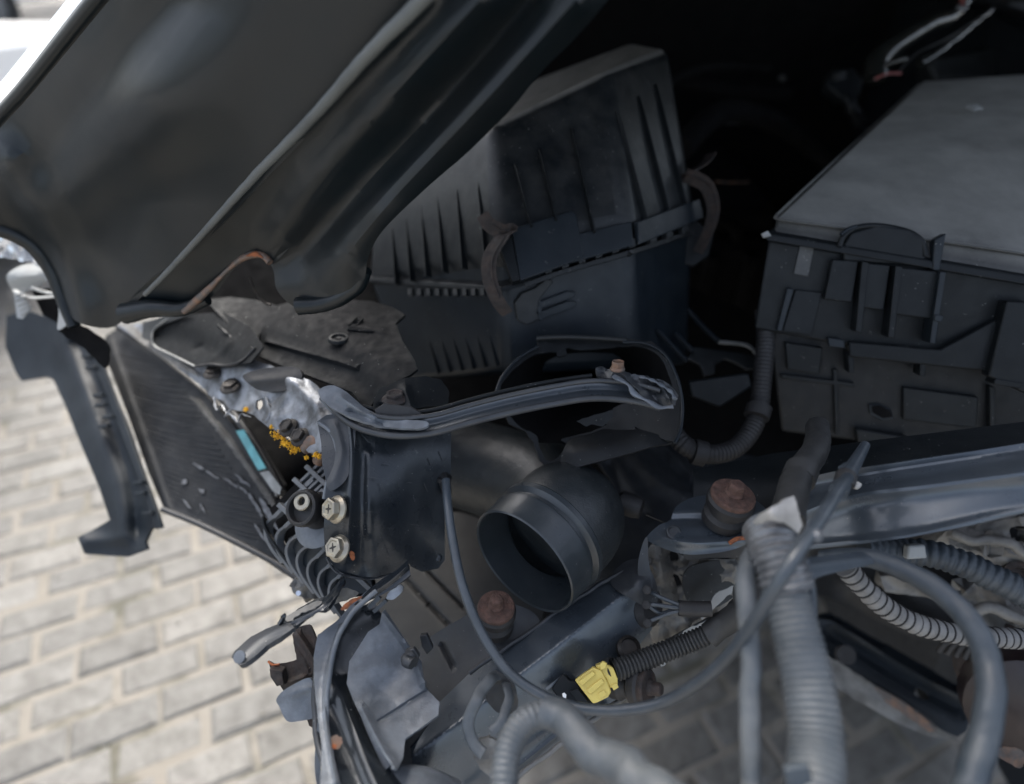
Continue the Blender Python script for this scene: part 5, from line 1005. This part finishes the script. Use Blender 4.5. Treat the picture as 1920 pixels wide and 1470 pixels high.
tube('torn_tip', [(522,1170,.59),(530,1158,.59),(528,1154,.59)], .0025, M['paint'], g, jitter=.003, n=6)
g = thing('twisted_fin', 'twisted black metal fin hooked under the painted bracket', 'metal scrap', P(700,1130,.62))
sheet('fin_web', [(664,1134),(690,1106),(720,1082),(745,1068),(764,1050),(768,1062),(770,1078),(742,1100),(716,1116),(690,1128),(672,1146)], M['paint'], g, dfn=surf([(664,1134,.60),(764,1050,.63),(770,1078,.62),(690,1128,.605)]), curved=False, step=6, thick=.003, bev=.0008, rough=.5, ridges=[([(680,1125),(730,1090),(765,1060)],6,.006)])
sheet('bright_lug', [(732,1108),(744,1096),(756,1100),(750,1114),(738,1124),(724,1122)], M['alu'], g, dfn=lambda x,y:.635, rough=1, step=5, dent=(.003,80))
sheet('rag_metal', [(600,1128),(620,1112),(650,1104),(672,1112),(660,1122),(640,1128),(616,1134)], M['alu_dirty'], g, dfn=lambda x,y:.63, rough=1.5, step=5, dent=(.004,90))
for q in (((690,1140),(712,1120)),((700,1148),(724,1126)),((676,1130),(694,1112))): strip('metal_tooth', [q[0], ((q[0][0]+q[1][0])/2,(q[0][1]+q[1][1])/2), q[1]], 7, lambda x,y:.645, M['paint'], g, thick=.004, step=4)
g = thing('broken_lattice_end', 'cracked grey plastic lump at the foot of the radiator', 'broken plastic', P(575,1110,.75))
sheet('lump', [(546,1092),(556,1086),(580,1096),(600,1112),(596,1122),(572,1122),(556,1116),(548,1106)], M['alu_dirty'], g, dfn=lambda x,y:.74, rough=1.5, step=5, dent=(.006,90), thick=.008)
lathe('lump_eye', P(560,1112,.728), V(0,.2,1), [(.003,-.001),(.003,.001)], M['chrome'], g, n=10)
# ================================================================== clamp / twisted bracket above the arch hose
g = thing('hose_clamp', 'twisted grey clamp bracket beside the bent conduit at the bottom', 'clamp', P(900,1400,.56))
tube('clamp_loop', [(935,1262,.60),(915,1280,.58),(892,1310,.565),(882,1350,.56),(886,1392,.555),(908,1412,.55)], lambda t:.0055, M['hose_grey'], g, jitter=.003, flat=.5)
tube('clamp_loop', [(945,1270,.60),(955,1300,.58),(945,1345,.56),(920,1370,.555)], .0045, M['hose_grey'], g, jitter=.003, flat=.5)
sheet('clamp_foot', [(890,1398),(912,1382),(930,1390),(944,1420),(940,1452),(920,1458),(900,1440),(888,1420)], M['alu_dirty'], g, dfn=lambda x,y:.56, rough=2, step=6, dent=(.006,70), thick=.004)
sheet('clamp_plate', [(905,1290),(930,1262),(960,1275),(972,1320),(955,1340),(925,1330)], M['hose_dark'], g, dfn=lambda x,y:.595, rough=1.5, step=7, dent=(.005,60), thick=.004)
# ================================================================== hoses & cables in front
g = thing('bent_conduit', 'grey ribbed conduit arching over and out at the bottom edge', 'conduit', P(960,1460,.47))
tube('ribbed_end', [(948,1560,.44),(946,1470,.455),(955,1400,.47),(985,1352,.48),(1030,1336,.485)], .0098, M['hose_grey'], g, corr=1, pitch=.0044, depth=.08)
tube('wrapped_run', [(1020,1338,.483),(1060,1352,.475),(1100,1392,.46),(1150,1430,.44),(1230,1490,.41),(1300,1560,.38)], lambda t:.0115+.006*t, M['hose_grey'], g, jitter=.004, n=18)
g = thing('thin_release_cable', 'long thin black cable looping from the painted bracket up to the fuse box', 'cable', P(1100,1330,.55))
tube('sheath', [(836,900,.66),(840,950,.64),(850,1020,.62),(868,1100,.60),(900,1180,.585),(950,1255,.57),(1010,1300,.56),(1080,1326,.55),(1160,1332,.535),(1240,1318,.52),(1310,1280,.495),(1375,1220,.465),(1430,1140,.435),(1480,1060,.425),(1530,985,.45),(1575,915,.50),(1590,895,.53)], lambda t:.0044+.0006*t, M['cable'], g, seg=14, n=14)
tube('end_sleeve', [(1572,922,.52),(1590,890,.545),(1605,865,.57),(1622,835,.60)], lambda t:.0075-.003*t, M['cable'], g)
lathe('sleeve_collar', P(1584,902,.532), V(.45,.8,-.4), [(.0075,-.004),(.0085,-.003),(.0085,.006),(.0065,.009)], M['rubber'], g)
lathe('cable_tie_knob', P(1530,1006,.44), V(.5,-.2,.8), [(.0045,-.004),(.005,0),(.0035,.003)], M['wrap'], g, n=14)
g = thing('taped_harness', 'thick harness wound in silvery tape with a torn white collar', 'harness', P(1450,1080,.47))
tube('upper_sleeve', [(1534,800,.68),(1530,840,.63),(1500,890,.58),(1484,930,.55),(1478,980,.52)], lambda t:.0118+.002*t, M['hose_dark'], g, jitter=.001, n=18)
tube('sleeve_joint', [(1504,880,.585),(1496,900,.575)], .0148, M['hose_dark'], g, n=18)
tube('silver_wrap', [(1440,990,.50),(1450,1025,.485),(1466,1070,.475),(1480,1110,.47)], lambda t:.0185-.0005*t+.0010*math.sin(t*70), M['wrap'], g, seg=34, n=20, jitter=.003)
sheet('white_collar', [(1404,988),(1424,965),(1450,950),(1476,934),(1488,930),(1494,942),(1504,985),(1498,1000),(1470,980),(1440,975),(1415,990),(1410,1000)], M['tape'], g, dfn=surf([(1404,988,.50),(1480,932,.485),(1500,990,.48),(1450,960,.462)]), curved=False, rough=1.5, step=7, dent=(.003,60), thick=.0012)
g = thing('thick_conduit', 'fat pale grey ribbed conduit hanging down at the bottom right', 'conduit', P(1530,1465,.42))
tube('ribbed_hose', [(1466,1085,.475),(1478,1140,.465),(1500,1220,.45),(1520,1310,.435),(1530,1400,.42),(1528,1500,.40),(1520,1580,.39)], lambda t:.0165+.0012*t, M['hose_grey'], g, corr=1, pitch=.0048, depth=.06, n=22)
prism('dark_clip', [(1470,1440),(1515,1432),(1524,1470),(1476,1480)], lambda x,y:.395, -.004, .002, M['cable_blue'], g, bev=.001)
g = thing('grey_upright_cable', 'smooth grey cable hanging straight down left of the thick conduit', 'cable', P(1400,1465,.42))
tube('sheath', [(1420,1030,.50),(1400,1075,.485),(1398,1130,.47),(1408,1220,.455),(1405,1320,.44),(1408,1400,.43),(1412,1500,.42),(1414,1580,.41)], lambda t:.0074-.0006*t+.0012*max(0,.15-t)*6, M['hose_grey'], g, jitter=.0012)
g = thing('black_hose_arc', 'dark blue grey hose curving down in a wide arc at the right edge', 'hose', P(1830,1465,.42))
tube('hose_run', [(1540,1048,.56),(1610,1044,.54),(1680,1062,.52),(1750,1100,.50),(1810,1155,.48),(1848,1225,.465),(1858,1300,.45),(1846,1380,.44),(1825,1450,.43),(1800,1560,.42)], lambda t:.0075+.003*t, M['cable_blue'], g, jitter=.0012, n=18, seg=10)
g = thing('flat_branch', 'flattened blue grey cable branch leaving the silver wrap to the right', 'cable', P(1560,1070,.5))
sheet('flat_cover', [(1500,1050),(1560,1040),(1640,1034),(1660,1050),(1600,1066),(1540,1080),(1520,1090),(1508,1076)], M['cable_blue'], g, dfn=surf([(1500,1060,.49),(1660,1045,.54),(1540,1080,.49)]), step=9, thick=.006, bev=.001, ridges=[([(1510,1062),(1640,1045)],12,.006)])
tube('thin_lead', [(1505,1060,.485),(1520,1100,.475),(1524,1180,.465),(1530,1220,.46)], .0035, M['cable_blue'], g, n=10)
tube('second_lead', [(1512,1050,.49),(1500,1100,.48),(1508,1150,.47)], .003, M['cable'], g, n=10)
g = thing('white_braided_hose', 'off white ribbed hose with dark rings sagging at the right', 'hose', P(1760,1180,.6))
pth = [(1586,1064,.56),(1615,1098,.565),(1655,1135,.57),(1705,1165,.575),(1760,1182,.58),(1820,1192,.59),(1880,1196,.60),(1950,1200,.61)]
tube('ribbed_hose', pth, .0088, M['spring'], g, corr=2, pitch=.0075, depth=.1, n=16)
wp = [Vector(q) for q in cr([tuple(P(*q)) for q in pth], 24)]; L = [0]
for a, b_ in zip(wp, wp[1:]): L.append(L[-1]+(b_-a).length)
s = .003; me0 = None
while s < L[-1]:
    j = max(i for i in range(len(L)) if L[i] <= s); j = min(j, len(wp)-2); ax = (wp[j+1]-wp[j]).normalized()
    v, f = lathe_geo(wp[j].lerp(wp[j+1], (s-L[j])/(L[j+1]-L[j])), ax, [(.0088,-.0007),(.0098,-.0004),(.0098,.0004),(.0088,.0007)], n=20); mk('dark_ring', v, f, M['rubber'], g); s += .0088
g = thing('blue_ribbed_hose', 'dusty blue ribbed hose slanting down to the right edge under the rail', 'hose', P(1800,1080,.6))
tube('ribbed_hose', [(1620,1030,.62),(1690,1034,.62),(1760,1042,.61),(1830,1068,.60),(1890,1098,.59),(1960,1130,.58)], .0125, M['cable_blue'], g, corr=1, pitch=.0075, depth=.12, jitter=.0015)
prism('light_coupling', [(1700,1022),(1732,1020),(1736,1046),(1698,1048)], lambda x,y:.60, -.006, .003, M['white_plastic'], g, bev=.002)
g = thing('dark_corrugated_hose', 'dark corrugated hose curling under the mounting foot of the air box', 'hose', P(1350,860,.75))
tube('ribbed_hose', [(1262,812,.78),(1288,838,.77),(1330,852,.77),(1375,842,.78),(1405,812,.79),(1422,770,.80),(1430,700,.81),(1436,630,.82),(1432,580,.82)], .0115, M['rubber'], g, corr=1, pitch=.0052, depth=.08, n=18)
tube('hose_joint', [(1300,846,.765),(1322,852,.765)], .0155, M['rubber'], g)
tube('hose_joint', [(1418,782,.79),(1424,762,.795)], .0155, M['rubber'], g)
# ================================================================== engine castings at the lower right
g = thing('alternator_casting', 'dirty pale aluminium casting poking out under the rail at the right edge', 'engine casting', P(1850,1150,.8))
ad_ = surf([(1780,990,.78),(1925,970,.76),(1925,1180,.78),(1700,1110,.82),(1820,1170,.80)])
sheet('casting_web', [(1775,995),(1820,985),(1880,975),(1960,962),(1960,1210),(1900,1200),(1850,1180),(1800,1150),(1740,1120),(1660,1110),(1650,1080),(1720,1082),(1800,1120),(1840,1080),(1780,1050),(1740,1030)], M['alu_dirty'], g, dfn=ad_, curved=False, step=12, thick=.02, dent=(.010,22,1), rough=1, ridges=[([(1790,1000),(1850,1015),(1920,1030)],9,.012), ([(1860,1020),(1900,1040),(1950,1060)],7,.012), ([(1780,1090),(1850,1130),(1930,1160)],9,.014), ([(1830,1120),(1900,1180)],14,-.02)], holes=[[(1896,990),(1930,988),(1930,1014),(1898,1012)]])
tube('cast_rib', [(1785,1000,.76),(1820,1012,.75),(1880,1014,.745),(1925,1040,.74)], .006, M['alu_dirty'], g, jitter=.003)
tube('cast_rib', [(1820,1150,.78),(1860,1140,.77),(1925,1165,.76)], .007, M['alu_dirty'], g, jitter=.003)
lathe('bolt_boss', P(1912,1082,.76), V(-.3,.3,.9), [(.018,-.02),(.018,.002),(.011,.004),(.010,-.004)], M['rust_dark'], g, n=20)
lathe('pulley', P(1880,1250,.80), V(-.75,.25,.55), [(.055,-.03),(.055,0),(.048,.004),(.02,.006)], M['rust_dark'], g, n=32)
for k in range(5): tube('belt_groove', [(1760+k*16,1222+k*4,.78),(1772+k*16,1206+k*2,.775),(1790+k*16,1196+k*2,.77)], .004, M['rubber'], g, n=8)
sheet('dark_cover', [(1740,1060),(1790,1066),(1800,1090),(1770,1100),(1700,1080)], M['deep'], g, dfn=lambda x,y:.80, step=10, thick=.02)
g = thing('oil_filter_shade', 'dark maroon shadowed lump at the bottom right corner', 'engine part', P(1900,1440,.75))
lathe('canister', P(1935,1330,.78), V(-.5,-.2,.8), [(.07,-.08),(.075,-.02),(.07,.01),(.04,.02)], M['maroon'], g, n=32)
sheet('bright_scrap', [(1860,1410),(1890,1400),(1920,1412),(1915,1440),(1888,1428)], M['rust_steel'], g, dfn=lambda x,y:.74, rough=2, step=6, dent=(.004,60))
# subframe members at the lower right
g = thing('subframe_arm', 'black pressed steel arm with holes above a peeling rusty strip', 'suspension arm', P(1700,1330,1.0))
sa = surf([(1540,1150,1.05),(1820,1320,.98),(1620,1260,1.02)])
sheet('arm_plate', [(1536,1160),(1560,1165),(1610,1195),(1680,1240),(1740,1275),(1800,1305),(1822,1330),(1815,1370),(1795,1382),(1750,1362),(1690,1330),(1620,1290),(1560,1250),(1536,1225)], M['plastic_blue'], g, dfn=sa, curved=False, step=12, thick=.03, bev=.003, ridges=[([(1560,1190),(1700,1275),(1800,1330)],12,-.012)], holes=[[(1714,1296),(1722,1290),(1738,1300),(1742,1310),(1732,1312),(1718,1304)]])
lathe('arm_bush', P(1586,1228,1.0), V(-.2,.3,.9), [(.014,-.01),(.014,.004),(.007,.004)], M['rubber'], g)
sheet('peeling_strip', [(1540,1225),(1570,1240),(1640,1285),(1690,1312),(1730,1340),(1770,1372),(1800,1390),(1740,1380),(1680,1355),(1610,1315),(1560,1285)], M['alu_dirty'], g, dfn=lambda x,y: sa(x,y)-.02, curved=False, step=9, thick=.004, rough=1.2, dent=(.003,30))
sheet('flaked_coat', [(1640,1288),(1665,1300),(1700,1320),(1735,1348),(1760,1372),(1740,1370),(1700,1344),(1660,1316)], M['rust_steel'], g, dfn=lambda x,y: sa(x,y)-.026, curved=False, step=9, thick=.002, rough=2.0)
g = thing('undertray', 'dark dirty undertray in shade behind the white ribbed hose', 'undertray', P(1700,1150,1.1))
sheet('tray', [(1520,1040),(1925,1020),(2100,1040),(2100,1330),(1925,1310),(1840,1250),(1780,1220),(1700,1190),(1600,1140),(1520,1110)], M['hose_dark'], g, dfn=surf([(1520,1040,1.25),(1925,1020,1.15),(1925,1310,1.15),(1520,1110,1.2)]), curved=False, step=22, dent=(.01,8), thick=.01, ridges=[([(1600,1100),(1760,1180),(1900,1200)],20,.03)])
